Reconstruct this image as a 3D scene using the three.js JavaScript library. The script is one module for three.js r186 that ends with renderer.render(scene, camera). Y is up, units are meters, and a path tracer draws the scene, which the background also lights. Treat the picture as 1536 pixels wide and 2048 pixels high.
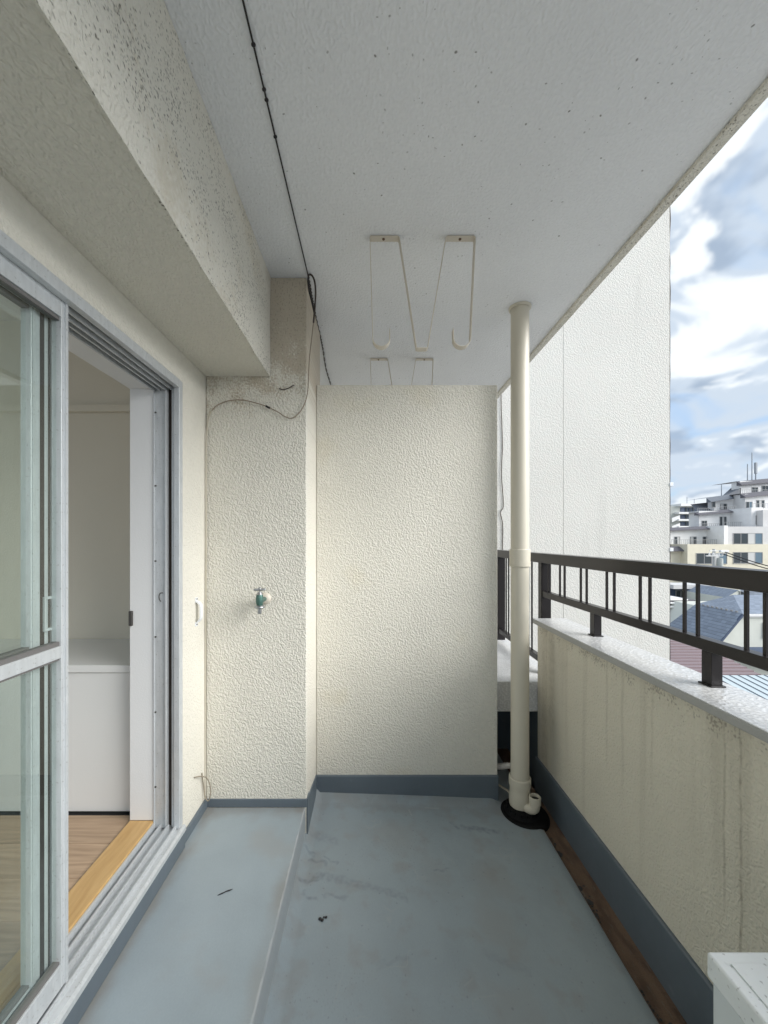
import * as THREE from 'three';
import { RoundedBoxGeometry } from 'three/addons/geometries/RoundedBoxGeometry.js';
import { mergeGeometries } from 'three/addons/utils/BufferGeometryUtils.js';

// ------------------------------------------------------------------ camera, sky, sun, exposure
const scene = new THREE.Scene();
const EYE = 1.26, FOCAL = 780;                       // eye above the raised balcony floor; focal length for a 1536 x 2048 picture
const camera = new THREE.PerspectiveCamera(2 * Math.atan(1024 / FOCAL) * 180 / Math.PI, 0.75, 0.03, 4000);
camera.position.set(0, EYE, 0);
camera.lookAt(0, EYE, -10);
camera.setViewOffset(768, 1024, 13, -28, 768, 1024); // lens shift: verticals stay vertical
const renderer = new THREE.WebGLRenderer({ antialias: true });
renderer.setSize(768, 1024);
renderer.toneMapping = THREE.LinearToneMapping;
renderer.toneMappingExposure = 3.4;
renderer.shadowMap.enabled = true;

const SUN_DIR = new THREE.Vector3(0.78, 0.48, 0.38).normalize();
const sun = new THREE.DirectionalLight(new THREE.Color(1.0, 0.978, 0.945), 1.5);
sun.position.copy(SUN_DIR).multiplyScalar(40);
sun.castShadow = true;
sun.shadow.radius = 85;                              // thin bright cloud: a wide, soft sun
sun.shadow.mapSize.set(2048, 2048);
Object.assign(sun.shadow.camera, { left: -14, right: 14, top: 14, bottom: -14, near: 1, far: 90 });
scene.add(sun, sun.target);

// ------------------------------------------------------------------ seeded noise
function rng(seed) { let s = seed >>> 0; return () => { s = (s + 0x6D2B79F5) >>> 0; let t = Math.imul(s ^ (s >>> 15), 1 | s); t = (t + Math.imul(t ^ (t >>> 7), 61 | t)) ^ t; return ((t ^ (t >>> 14)) >>> 0) / 4294967296; }; }
function makeNoise(seed) {
  const r = rng(seed), p = new Uint8Array(512), gx = new Float32Array(256), gy = new Float32Array(256);
  const a = [...Array(256).keys()];
  for (let i = 255; i > 0; i--) { const j = Math.floor(r() * (i + 1)); [a[i], a[j]] = [a[j], a[i]]; }
  for (let i = 0; i < 512; i++) p[i] = a[i & 255];
  for (let i = 0; i < 256; i++) { const t = r() * Math.PI * 2; gx[i] = Math.cos(t); gy[i] = Math.sin(t); }
  return (x, y, nx = 1 << 20, ny = 1 << 20) => {       // gradient noise, about -1..1, periodic over nx by ny cells
    const xf = Math.floor(x), yf = Math.floor(y), u = x - xf, v = y - yf;
    const x0 = ((xf % nx) + nx) % nx, y0 = ((yf % ny) + ny) % ny, x1 = (x0 + 1) % nx, y1 = (y0 + 1) % ny;
    const h = (i, j) => p[(p[(p[i & 255] + (i >> 8)) & 255] + j) & 255];
    const d = (i, j, dx, dy) => { const k = h(i, j); return gx[k] * dx + gy[k] * dy; };
    const s = u * u * u * (u * (u * 6 - 15) + 10), t = v * v * v * (v * (v * 6 - 15) + 10);
    const A = d(x0, y0, u, v), B = d(x1, y0, u - 1, v), C = d(x0, y1, u, v - 1), D = d(x1, y1, u - 1, v - 1);
    return (A + (B - A) * s + (C - A) * t + (A - B - C + D) * s * t) * 1.5;
  };
}
const n1 = makeNoise(11), n2 = makeNoise(23), n3 = makeNoise(37), n4 = makeNoise(51);
const fbm = (n, x, y, per, oct) => { let s = 0, a = 1, t = 0, f = 1; for (let i = 0; i < oct; i++) { s += a * n(x * f, y * f, per * f, per * f); t += a; a *= 0.5; f *= 2; } return s / t; };
const clamp = (x, a = 0, b = 1) => Math.min(b, Math.max(a, x));
const ss = (a, b, x) => { const t = clamp((x - a) / (b - a)); return t * t * (3 - 2 * t); };
const mix3 = (a, b, t) => [a[0] + (b[0] - a[0]) * t, a[1] + (b[1] - a[1]) * t, a[2] + (b[2] - a[2]) * t];

// ------------------------------------------------------------------ sky: bright broken cloud
{
  const W = 2048, H = 1024, data = new Float32Array(W * H * 4);
  for (let j = 0; j < H; j++) for (let i = 0; i < W; i++) {
    const el = ((j + 0.5) / H - 0.5) * Math.PI, az = ((i + 0.5) / W - 0.5) * 2 * Math.PI;
    const y = Math.sin(el), x = Math.cos(az) * Math.cos(el), z = Math.sin(az) * Math.cos(el);
    const k = 1 / (Math.max(y, 0) + 0.22), cx = x * k * 3.4, cz = z * k * 3.4;
    const wx = 0.5 * n3(cx * 0.9, cz * 0.9 + 7), wz = 0.5 * n3(cx * 0.9 + 13, cz * 0.9);
    const c = fbm(n1, cx + wx + 40, cz + wz + 40, 1 << 14, 7), g = fbm(n2, cx * 0.9 + 90, cz * 0.9 + 33, 1 << 14, 6);
    const hz = 1 - ss(0, 0.32, y);
    let col = mix3([0.142, 0.200, 0.285], [0.172, 0.225, 0.275], hz);                                   // gaps of pale blue
    col = mix3(col, [0.196, 0.226, 0.262], ss(-0.42, -0.02, c));                                       // thin grey-blue sheet
    col = mix3(col, [0.118, 0.148, 0.190], ss(0.06, 0.34, g) * (1 - 0.5 * hz) * 0.9);                   // darker cloud bases
    col = mix3(col, [0.300, 0.316, 0.328], ss(0.06, 0.24, c + 0.12 * g) * (1 - 0.35 * hz));             // bright cloud heads
    if (y < 0) col = mix3(col, [0.11, 0.115, 0.11], ss(0, -0.05, -(-y)) || ss(0, 0.05, -y));
    const o = (j * W + i) * 4; data[o] = col[0]; data[o + 1] = col[1]; data[o + 2] = col[2]; data[o + 3] = 1;
  }
  const sky = new THREE.DataTexture(data, W, H, THREE.RGBAFormat, THREE.FloatType);
  sky.mapping = THREE.EquirectangularReflectionMapping; sky.magFilter = THREE.LinearFilter; sky.needsUpdate = true;
  scene.background = sky; scene.environment = sky;
}

// ------------------------------------------------------------------ textures (uv is in metres everywhere)
const toS = (x) => { x = clamp(x); return 255 * (x <= 0.0031308 ? 12.92 * x : 1.055 * Math.pow(x, 1 / 2.4) - 0.055); };
const LUT = new Uint8Array(4097); for (let i = 0; i <= 4096; i++) LUT[i] = Math.round(toS(i / 4096));
function tex(w, h, fn, colour, [u0, u1], [v0, v1], clampIt = false) {   // fn(u, v) with u, v in 0..1; the picture spans u0..u1 by v0..v1 metres
  const d = new Uint8Array(w * h * 4);
  for (let j = 0; j < h; j++) for (let i = 0; i < w; i++) {
    const c = fn((i + 0.5) / w, (j + 0.5) / h), o = (j * w + i) * 4;
    if (colour) { d[o] = LUT[(clamp(c[0]) * 4096) | 0]; d[o + 1] = LUT[(clamp(c[1]) * 4096) | 0]; d[o + 2] = LUT[(clamp(c[2]) * 4096) | 0]; }
    else d[o] = d[o + 1] = d[o + 2] = clamp(c) * 255;
    d[o + 3] = 255;
  }
  const t = new THREE.DataTexture(d, w, h, THREE.RGBAFormat);
  t.magFilter = THREE.LinearFilter; t.minFilter = THREE.LinearMipmapLinearFilter; t.generateMipmaps = true;
  if (colour) t.colorSpace = THREE.SRGBColorSpace;
  t.wrapS = t.wrapT = clampIt ? THREE.ClampToEdgeWrapping : THREE.RepeatWrapping;
  t.repeat.set(1 / (u1 - u0), 1 / (v1 - v0)); t.offset.set(-u0 / (u1 - u0), -v0 / (v1 - v0));
  t.needsUpdate = true; return t;
}
function rescale(t, s) { const c = t.clone(); c.repeat.set(t.repeat.x / s, t.repeat.y / s); c.needsUpdate = true; return c; }
function dots(w, h, list) {                                         // field 0..1 of small irregular spots, wrapped
  const f = new Float32Array(w * h);
  for (const [cx, cy, r, s, a] of list) {
    const R = Math.ceil(r * 1.6 + 1), ca = Math.cos(a), sa = Math.sin(a);
    for (let y = -R; y <= R; y++) for (let x = -R; x <= R; x++) {
      const X = (x * ca + y * sa) / 1.4, Y = (-x * sa + y * ca) * 1.1, q = Math.hypot(X, Y) / r, v = s * (1 - ss(0.6, 1.1, q));
      const i = (((cy + y) % h + h) % h) * w + ((cx + x) % w + w) % w; if (v > f[i]) f[i] = v;
    }
  }
  return f;
}
// spray-stucco relief: worm-like lumps about 15 mm across
const stuccoH = tex(1024, 1024, (u, v) => {
  const wx = 0.8 * n2(u * 60, v * 60, 60, 60), wy = 0.8 * n3(u * 60, v * 60, 60, 60);
  const a = n1(u * 118 + wx, v * 92 + wy, 118, 92), b = n4(u * 200 - wy, v * 180, 200, 180), c = n2(u * 340, v * 340, 340, 340);
  return 0.5 + 0.30 * (ss(-0.45, 0.5, a) - 0.5) * 2 * 0.8 + 0.2 * b + 0.05 * c;
}, false, [0, 0.98], [0, 0.98]);
const ceilH = tex(1024, 1024, (u, v) => {
  const a = n3(u * 150 + 0.6 * n1(u * 60, v * 60, 60, 60), v * 120, 150, 120), c = n2(u * 280, v * 280, 280, 280), b = n4(u * 60, v * 60, 60, 60);
  return 0.45 + 0.38 * (ss(-0.35, 0.55, a) - 0.5) + 0.10 * c + 0.12 * ss(0.1, 0.6, b);
}, false, [0, 1.3], [0, 1.3]);
const fineH = tex(512, 512, (u, v) => 0.5 + 0.3 * n1(u * 120, v * 120, 120, 120) + 0.2 * n2(u * 60, v * 60, 60, 60), false, [0, 0.5], [0, 0.5]);
const softH = tex(512, 512, (u, v) => 0.5 + 0.5 * fbm(n2, u * 6, v * 6, 6, 4), false, [0, 1.1], [0, 1.1]);

const CREAM = [0.715, 0.69, 0.61];
const creamMap = tex(512, 512, (u, v) => {
  const m = fbm(n1, u * 7, v * 7, 7, 5), g = n2(u * 128, v * 128, 128, 128), y = ss(0.25, 0.6, fbm(n3, u * 5, v * 5, 5, 4));
  const k = 1 + 0.05 * m + 0.03 * g; return [CREAM[0] * k * (1 - 0.03 * y), CREAM[1] * k * (1 - 0.05 * y), CREAM[2] * k * (1 - 0.10 * y)];
}, true, [0, 2.3], [0, 2.3]);
function speckMap(base, density, rmin, rmax, span, seed, patchy, tint) {
  const W = 1024, r = rng(seed), list = [], count = density * span * span, pxm = W / span;
  for (let i = 0; i < count; i++) {
    const u = r(), v = r(), ok = r() < (patchy ? clamp(0.5 + 1.5 * fbm(n4, u * 6, v * 6, 6, 3)) : 1);
    if (ok) list.push([Math.floor(u * W), Math.floor(v * W), (rmin + (rmax - rmin) * r() * r()) * pxm, 0.25 + 0.75 * r(), r() * 6.3]);
  }
  const f = dots(W, W, list);
  return tex(W, W, (u, v) => {
    const m = 1 + 0.045 * fbm(n1, u * 6, v * 6, 6, 5), g = 1 + 0.03 * n2(u * 200, v * 200, 200, 200), s = f[Math.floor(v * W) * W + Math.floor(u * W)];
    const d = tint ? ss(0.1, 0.55, fbm(n3, u * 4, v * 4, 4, 5) + 0.25 * n2(u * 90, v * 90, 90, 90)) * tint : 0;
    const b = mix3(base, [base[0] * 0.78, base[1] * 0.72, base[2] * 0.62], d);
    return mix3([b[0] * m * g, b[1] * m * g, b[2] * m * g], [0.06, 0.05, 0.035], s * 0.85);
  }, true, [0, span], [0, span]);
}
const beamMap = speckMap(CREAM, 15000, 0.0013, 0.0037, 1.3, 5, true, 0.45);
const ceilMap = speckMap([0.795, 0.81, 0.83], 480, 0.0011, 0.0036, 2.0, 9, true, 0);
const pillarMap = tex(512, 1024, (u, v) => {                         // front of the pillar: old brown water stain in the top part
  const y = v * 2.5, m = 1 + 0.05 * fbm(n1, u * 4, v * 18, 1 << 10, 5);
  const edge = fbm(n2, u * 5, v * 22, 1 << 10, 5), grain = n3(u * 60, v * 300), s = ss(-0.1, 0.25, (y - 1.98) * 1.6 + edge * 0.5 + grain * 0.3) * 0.6;
  const mould = ss(0.5, 0.7, n4(u * 60, v * 306) + (y - 1.9) * 0.3) * (y > 1.5 ? 0.3 : 0);
  const c = mix3([CREAM[0] * m, CREAM[1] * m, CREAM[2] * m], [0.40, 0.315, 0.215], s);
  return mix3(c, [0.12, 0.10, 0.07], mould);
}, true, [-0.79, -0.3], [0, 2.5], true);
const parapetMap = tex(2048, 512, (u, v) => {                        // inner face of the parapet: run-off streaks below the coping
  const Z = -2 + u * 4.4, y = -0.45 + v * 1.25;
  const m = 1 + 0.06 * fbm(n1, Z * 4, y * 4, 1 << 10, 5);
  let c = [0.685 * m, 0.645 * m, 0.535 * m];
  let st = ss(0.15, 0.75, n2(Z * 13, y * 0.7) + 0.35 * n3(Z * 46, y * 1.3)) * ss(-0.15, 0.6, n4(Z * 3, 5) + y * 0.55) * 0.20;
  for (const [z, top, bot, w, s] of [[1.081, .72, .28, .005, .5], [1.033, .72, .1, .005, .6], [1.12, .7, .5, .006, .25], [1.36, .73, .42, .007, .22], [1.52, .73, .30, .010, .22], [1.62, .73, .35, .008, .25], [1.95, .74, .5, .012, .22], [2.12, .75, .2, .05, .30], [2.2, .75, -.1, .05, .3], [.9, .7, .2, .006, .3], [.7, .7, .3, .006, .3]]) {
    const q = Math.abs(Z - z + 0.006 * n3(y * 9, z * 30)) / w;
    st = Math.max(st, s * (1 - ss(0.3, 1.2, q)) * ss(bot - 0.12, bot + 0.12, y + 0.05 * n1(Z * 90, 3)) * (0.75 + 0.5 * n2(Z * 60, y * 30)));
  }
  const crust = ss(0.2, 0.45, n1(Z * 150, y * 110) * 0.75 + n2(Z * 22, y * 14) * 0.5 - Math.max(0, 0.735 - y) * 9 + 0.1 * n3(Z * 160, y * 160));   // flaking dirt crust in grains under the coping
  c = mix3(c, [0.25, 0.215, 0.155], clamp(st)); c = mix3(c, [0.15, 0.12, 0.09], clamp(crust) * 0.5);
  return c;
}, true, [-2, 2.4], [-0.45, 0.8], true);

const PAINT = [0.29, 0.342, 0.374];
function strokes(list, x, z) { let s = 0; for (const [x0, z0, x1, z1, w, k] of list) { const dx = x1 - x0, dz = z1 - z0, t = clamp(((x - x0) * dx + (z - z0) * dz) / (dx * dx + dz * dz)), q = Math.hypot(x - x0 - t * dx, z - z0 - t * dz) / w; if (q < 1.3) s = Math.max(s, k * (1 - ss(0.3, 1.2, q))); } return s; }
const smudges = [[-.30, 1.78, -.25, 1.74, .012, .35], [-.27, 1.72, -.19, 1.70, .010, .4], [-.21, 1.74, -.15, 1.70, .008, .35], [-.29, 1.60, -.20, 1.64, .014, .45], [-.22, 1.64, -.02, 1.60, .022, .3], [-.02, 1.60, .14, 1.55, .020, .28], [-.27, 1.56, -.22, 1.53, .012, .4], [-.18, 1.55, -.10, 1.54, .010, .3], [.46, 1.95, .62, 1.93, .020, .45], [.41, 1.98, .43, 1.94, .012, .35], [.28, 1.68, .34, 1.70, .008, .35], [-.26, 1.86, -.17, 1.83, .03, .22], [.02, 1.3, .12, 1.33, .012, .16], [.4, 1.35, .52, 1.3, .02, .15]];
const scuffs = [[.20, 2.06, .21, 2.02, .004, .5], [.29, 2.08, .36, 2.08, .006, .4], [.55, 1.12, .58, 1.08, .003, .25], [-.15, 1.12, -.05, 1.1, .003, .2], [.3, 1.25, .33, 1.27, .003, .2]];
const lowerFloorMap = tex(1024, 1024, (u, v) => {
  const x = -0.32 + u * 1.2, Z = -0.4 + v * 2.8;
  const m = fbm(n1, x * 5, Z * 5, 1 << 10, 5), g = n2(x * 190, Z * 190), br = ss(0.02, 0.5, fbm(n3, x * 3.3 + 4, Z * 3.3, 1 << 10, 5));
  let c = PAINT.map((p) => p * (1 + 0.10 * m + 0.03 * g));
  c = mix3(c, [0.285, 0.295, 0.29], br * 0.45);
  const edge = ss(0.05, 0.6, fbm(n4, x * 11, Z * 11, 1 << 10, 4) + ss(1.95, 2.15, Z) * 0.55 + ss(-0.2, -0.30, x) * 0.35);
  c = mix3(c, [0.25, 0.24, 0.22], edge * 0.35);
  c = mix3(c, [0.085, 0.105, 0.118], strokes(smudges, x + 0.012 * n2(x * 30, Z * 30), Z + 0.012 * n3(x * 30, Z * 30)) * (0.6 + 0.6 * n4(x * 60, Z * 60)));
  c = mix3(c, [0.42, 0.44, 0.45], strokes(scuffs, x, Z));
  const tide = (1 - ss(0.0, 0.02, Math.abs(fbm(n2, x * 2.6 + 3, Z * 2.6 + 8, 1 << 10, 4)))) * ss(-0.1, 0.3, n1(x * 6, Z * 6)); c = mix3(c, [0.36, 0.38, 0.385], tide * 0.28);   // dried water marks
  const grit = ss(0.5, 0.75, n4(x * 140, Z * 140)) * ss(-0.1, 0.5, fbm(n1, x * 3 + 50, Z * 3, 1 << 10, 3)); c = mix3(c, [0.17, 0.165, 0.15], grit * 0.45);
  const fleck = ss(0.74, 0.82, n1(x * 75, Z * 75)); c = mix3(c, [0.12, 0.12, 0.12], fleck * 0.35);
  return c;
}, true, [-0.32, 0.88], [-0.4, 2.4], true);
const upperFloorMap = tex(512, 1024, (u, v) => {
  const x = -0.8 + u * 0.5, Z = -0.4 + v * 2.3;
  const m = fbm(n1, x * 5 + 9, Z * 5, 1 << 10, 5), g = n2(x * 190, Z * 190), br = ss(0.05, 0.5, fbm(n3, x * 4 + 14, Z * 4, 1 << 10, 5));
  let c = PAINT.map((p) => p * (1.02 + 0.09 * m + 0.03 * g));
  c = mix3(c, [0.29, 0.30, 0.295], br * 0.5);
  const wob = 0.035 * fbm(n4, x * 8, Z * 8, 1 << 10, 4), rust = ss(0.07, 0.0, x + 0.775 + wob) * ss(-0.3, 0.4, fbm(n2, x * 14, Z * 5, 1 << 10, 4) + 0.2) + ss(0.10, 0.0, 1.84 - Z + wob * 2) * 0.7 + ss(0.06, 0, -0.31 - x + wob) * ss(0, .5, n4(Z * 4, 1) + .2) * 0.8;
  c = mix3(c, [0.22, 0.185, 0.14], clamp(rust) * 0.55);
  const wear = ss(0.010, 0.003, -0.309 - x + 0.004 * n1(Z * 30, 1)) * ss(-0.35, 0.1, n3(Z * 9, 7)); c = mix3(c, [0.40, 0.42, 0.43], wear * 0.7);
  return c;
}, true, [-0.8, -0.3], [-0.4, 1.9], true);
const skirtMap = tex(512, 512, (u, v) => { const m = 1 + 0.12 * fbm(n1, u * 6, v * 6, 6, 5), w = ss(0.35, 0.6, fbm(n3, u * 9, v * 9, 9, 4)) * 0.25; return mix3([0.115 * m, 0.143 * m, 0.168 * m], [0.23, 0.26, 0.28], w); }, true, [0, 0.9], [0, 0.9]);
const mudMap = tex(256, 1024, (u, v) => {
  const x = u * 0.12, Z = v * 2.4, a = fbm(n2, x * 22, Z * 9, 1 << 10, 5), b = fbm(n3, x * 60, Z * 30, 1 << 10, 4), g = n1(x * 400, Z * 400);
  let c = mix3([0.185, 0.118, 0.078], [0.105, 0.066, 0.046], ss(-0.3, 0.5, a)); c = mix3(c, [0.20, 0.17, 0.145], ss(0.2, 0.6, b) * 0.5);
  c = mix3(c, [0.20, 0.215, 0.22], ss(0.32, 0.5, fbm(n4, x * 10 + 3, Z * 4, 1 << 10, 4)) * 0.6);
  return c.map((q) => q * (1 + 0.2 * g));
}, true, [0.865, 0.965], [0, 2.4], true);
const copingMap = tex(512, 512, (u, v) => { const a = n1(u * 70, v * 70, 70, 70), b = fbm(n2, u * 6, v * 6, 6, 4), m = 0.72 * (1 + 0.16 * ss(-0.1, 0.4, a) - 0.1 + 0.08 * b); return [m * 0.99, m, m * 1.005]; }, true, [0, 0.8], [0, 0.8]);
const copingH = tex(512, 512, (u, v) => 0.5 + 0.5 * ss(-0.3, 0.4, n1(u * 70, v * 70, 70, 70)) - 0.3 + 0.2 * n3(u * 30, v * 30, 30, 30), false, [0, 0.8], [0, 0.8]);
const aluMap = tex(512, 512, (u, v) => { const a = fbm(n1, u * 40, v * 5, 1 << 10, 4), b = ss(0.3, 0.6, fbm(n2, u * 60, v * 60, 1 << 10, 3)), w = ss(0.28, 0.5, fbm(n3, u * 18, v * 7, 1 << 10, 4)); let c = [0.58, 0.605, 0.62].map((q) => q * (1 + 0.14 * a)); c = mix3(c, [0.68, 0.70, 0.71], w * 0.5); return mix3(c, [0.26, 0.25, 0.235], b * 0.5); }, true, [0, 0.45], [0, 0.45]);
const aluR = tex(256, 256, (u, v) => 0.45 + 0.25 * fbm(n2, u * 12, v * 12, 12, 4), false, [0, 0.3], [0, 0.3]);
function woodMap(a, b, sx, sy, seed, turned) { const nn = makeNoise(seed); return tex(512, 512, (p, q0) => { const u = turned ? q0 : p, v = turned ? p : q0; const w = 0.35 * nn(u * 3, v * 3, 3, 3), r = nn(u * 3 + 0.2 * w, v * 26 + w * 4, 3, 26), f = nn(u * 14, v * 150, 14, 150), q = clamp(0.5 + 0.5 * r + 0.28 * f); return mix3(a, b, q); }, true, [0, sx], [0, sy]); }
const floorWood = woodMap([0.52, 0.37, 0.245], [0.34, 0.235, 0.15], 0.9, 0.3, 71);
const sillWood = woodMap([0.61, 0.40, 0.175], [0.48, 0.29, 0.11], 0.35, 0.6, 83, true);
const slateMap = tex(512, 512, (u, v) => { const row = Math.floor(v * 16), o = (row % 2) * 0.5, i = Math.floor(u * 10 + o), q = n1(i * 3.7 + 0.5, row * 5.3 + 0.5), fu = (u * 10 + o) % 1, fv = (v * 16) % 1; const j = fv < 0.16 ? 0.62 : fu < 0.035 ? 0.75 : 1, k = (1 + 0.22 * q + 0.06 * n2(u * 90, v * 90)) * j; return [0.20 * k, 0.235 * k, 0.30 * k]; }, true, [0, 3.0], [0, 2.6]);
const tileMap = tex(256, 256, (u, v) => { const r = fbm(n1, u * 8, v * 8, 8, 4); return [0.60 * (1 + 0.08 * r), 0.58 * (1 + 0.08 * r), 0.52 * (1 + 0.08 * r)]; }, true, [0, 6], [0, 6]);
const acMap = tex(512, 512, (u, v) => { const x = u * 0.5, y = v * 0.5, s = ss(0.35, 0.6, fbm(n2, x * 60, y * 60, 1 << 12, 3)) * 0.25, d = ss(0.62, 0.72, n3(x * 160, y * 160)) * 0.6; let c = [0.76, 0.79, 0.785].map((q) => q * (1 + 0.05 * fbm(n1, x * 10, y * 10, 1 << 12, 4))); c = mix3(c, [0.42, 0.43, 0.42], s); return mix3(c, [0.25, 0.25, 0.25], d); }, true, [0, 0.5], [0, 0.5]);
const wingMap = tex(512, 512, (u, v) => { const m = 1 + 0.05 * fbm(n1, u * 5, v * 5, 5, 5), s = ss(0.2, 0.6, fbm(n2, u * 22, v * 2, 22, 3)) * 0.06; return [0.625 * m * (1 - s), 0.615 * m * (1 - s), 0.575 * m * (1 - s)]; }, true, [0, 5], [0, 5]);
const groundMap = tex(512, 512, (u, v) => { const m = fbm(n1, u * 8, v * 8, 8, 5); return mix3([0.33, 0.325, 0.315], [0.19, 0.20, 0.15], ss(0.2, 0.45, m)); }, true, [0, 60], [0, 60]);

// ------------------------------------------------------------------ materials
const lin = (r, g, b) => new THREE.Color().setRGB(r, g, b);
const M = (o) => new THREE.MeshStandardMaterial({ roughness: 0.8, ...o });
const P = (o) => new THREE.MeshPhysicalMaterial({ roughness: 0.8, ...o });
const mt = {
  cream: M({ map: creamMap, bumpMap: stuccoH, bumpScale: 0.0042, roughness: 0.72 }),
  creamSmooth: M({ map: creamMap, bumpMap: stuccoH, bumpScale: 0.0024, roughness: 0.75 }),
  pillar: M({ map: pillarMap, bumpMap: stuccoH, bumpScale: 0.0042, roughness: 0.74 }),
  beam: M({ map: beamMap, bumpMap: stuccoH, bumpScale: 0.0042, roughness: 0.75 }),
  ceil: M({ map: ceilMap, bumpMap: ceilH, bumpScale: 0.0030, roughness: 0.8 }),
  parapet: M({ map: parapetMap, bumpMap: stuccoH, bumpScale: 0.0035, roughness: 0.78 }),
  lowerFloor: M({ map: lowerFloorMap, bumpMap: softH, bumpScale: 0.004, roughness: 0.38 }),
  upperFloor: M({ map: upperFloorMap, bumpMap: softH, bumpScale: 0.004, roughness: 0.38 }),
  skirt: M({ map: skirtMap, bumpMap: softH, bumpScale: 0.003, roughness: 0.42 }),
  mud: M({ map: mudMap, bumpMap: fineH, bumpScale: 0.003, roughness: 0.75 }),
  coping: M({ map: copingMap, bumpMap: copingH, bumpScale: 0.0016, roughness: 0.2 }),
  mortar: M({ color: lin(0.40, 0.40, 0.385), bumpMap: fineH, bumpScale: 0.0012, roughness: 0.8 }),
  ledge: M({ map: copingMap, bumpMap: fineH, bumpScale: 0.001, roughness: 0.42 }),
  wing: M({ map: wingMap, bumpMap: rescale(stuccoH, 2.0), bumpScale: 0.0048, roughness: 0.8 }),
  alu: M({ map: aluMap, roughnessMap: aluR, roughness: 0.95, metalness: 0.3 }),
  gasket: M({ color: lin(0.15, 0.145, 0.14), roughness: 0.7 }),
  seal: M({ color: lin(0.03, 0.022, 0.018), roughness: 0.9 }),
  screw: M({ color: lin(0.09, 0.085, 0.08), roughness: 0.5, metalness: 0.6 }),
  rust: M({ color: lin(0.16, 0.10, 0.06), roughness: 0.7, metalness: 0.3 }),
  glass: P({ color: lin(0.945, 0.975, 0.96), transmission: 1, thickness: 0, roughness: 0, ior: 1.5 }),
  white: M({ color: lin(0.78, 0.79, 0.79), bumpMap: fineH, bumpScale: 0.0004, roughness: 0.5 }),
  closet: M({ color: lin(0.78, 0.79, 0.775), bumpMap: fineH, bumpScale: 0.0002, roughness: 0.45 }),
  beige: M({ color: lin(0.70, 0.66, 0.56), bumpMap: fineH, bumpScale: 0.0006, roughness: 0.9 }),
  roomWall: M({ color: lin(0.80, 0.79, 0.75), bumpMap: fineH, bumpScale: 0.0006, roughness: 0.9 }),
  sill: M({ map: sillWood, roughness: 0.4 }),
  plank: [0.92, 1.0, 1.06].map((k) => M({ map: floorWood, color: lin(k, k, k), roughness: 0.42 })),
  bronze: P({ color: lin(0.015, 0.0125, 0.013), roughness: 0.3, specularIntensity: 0.7, bumpMap: fineH, bumpScale: 0.0002 }),
  pipe: M({ color: lin(0.615, 0.575, 0.475), roughness: 0.38, bumpMap: softH, bumpScale: 0.001 }),
  pipeDark: M({ color: lin(0.03, 0.03, 0.03), roughness: 0.6 }),
  black: P({ color: lin(0.006, 0.006, 0.0065), roughness: 0.8, specularIntensity: 0.4 }),
  dark: M({ color: lin(0.06, 0.06, 0.062), roughness: 0.85 }),
  hook: M({ color: lin(0.60, 0.55, 0.47), roughness: 0.4, bumpMap: fineH, bumpScale: 0.0003 }),
  wire: M({ color: lin(0.014, 0.012, 0.014), roughness: 0.55 }),
  wireBrown: M({ color: lin(0.055, 0.042, 0.034), roughness: 0.6 }),
  cableBrown: M({ color: lin(0.27, 0.22, 0.165), roughness: 0.6 }),
  cableTan: M({ color: lin(0.30, 0.26, 0.20), roughness: 0.6 }),
  wireCream: M({ color: lin(0.50, 0.46, 0.37), roughness: 0.6 }),
  hose: M({ color: lin(0.52, 0.50, 0.47), roughness: 0.55 }),
  patina: M({ color: lin(0.085, 0.175, 0.15), roughness: 0.4, metalness: 0.5, bumpMap: fineH, bumpScale: 0.0006 }),
  chrome: M({ color: lin(0.42, 0.43, 0.44), roughness: 0.3, metalness: 0.9 }),
  plastic: M({ color: lin(0.76, 0.78, 0.80), roughness: 0.35 }),
  ac: M({ map: acMap, roughness: 0.42 }),
  acSide: M({ color: lin(0.62, 0.66, 0.66), roughness: 0.45 }),
  ground: M({ map: groundMap, roughness: 0.95 }),
};
// ------------------------------------------------------------------ builders (Z is metres in front of the eye; the world z is -Z)
function uvm(g) {
  if (g.index) g = g.toNonIndexed();
  const p = g.attributes.position, n = g.attributes.normal, uv = new Float32Array(p.count * 2);
  for (let i = 0; i < p.count; i += 3) {
    let ax = 0, ay = 0, az = 0;
    for (let k = 0; k < 3; k++) { ax += n.getX(i + k); ay += n.getY(i + k); az += n.getZ(i + k); }
    ax = Math.abs(ax); ay = Math.abs(ay); az = Math.abs(az);
    for (let k = 0; k < 3; k++) {
      const x = p.getX(i + k), y = p.getY(i + k), Z = -p.getZ(i + k), o = (i + k) * 2;
      if (ay >= ax && ay >= az) { uv[o] = x; uv[o + 1] = Z; } else if (ax >= az) { uv[o] = Z; uv[o + 1] = y; } else { uv[o] = x; uv[o + 1] = y; }
    }
  }
  g.setAttribute('uv', new THREE.BufferAttribute(uv, 2)); return g;
}
function box(x0, x1, y0, y1, Z0, Z1, r = 0) {
  const w = x1 - x0, h = y1 - y0, d = Z1 - Z0;
  const g = r ? new RoundedBoxGeometry(w, h, d, 2, Math.min(r, w * 0.49, h * 0.49, d * 0.49)) : new THREE.BoxGeometry(w, h, d);
  g.translate((x0 + x1) / 2, (y0 + y1) / 2, -(Z0 + Z1) / 2); return uvm(g);
}
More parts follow.
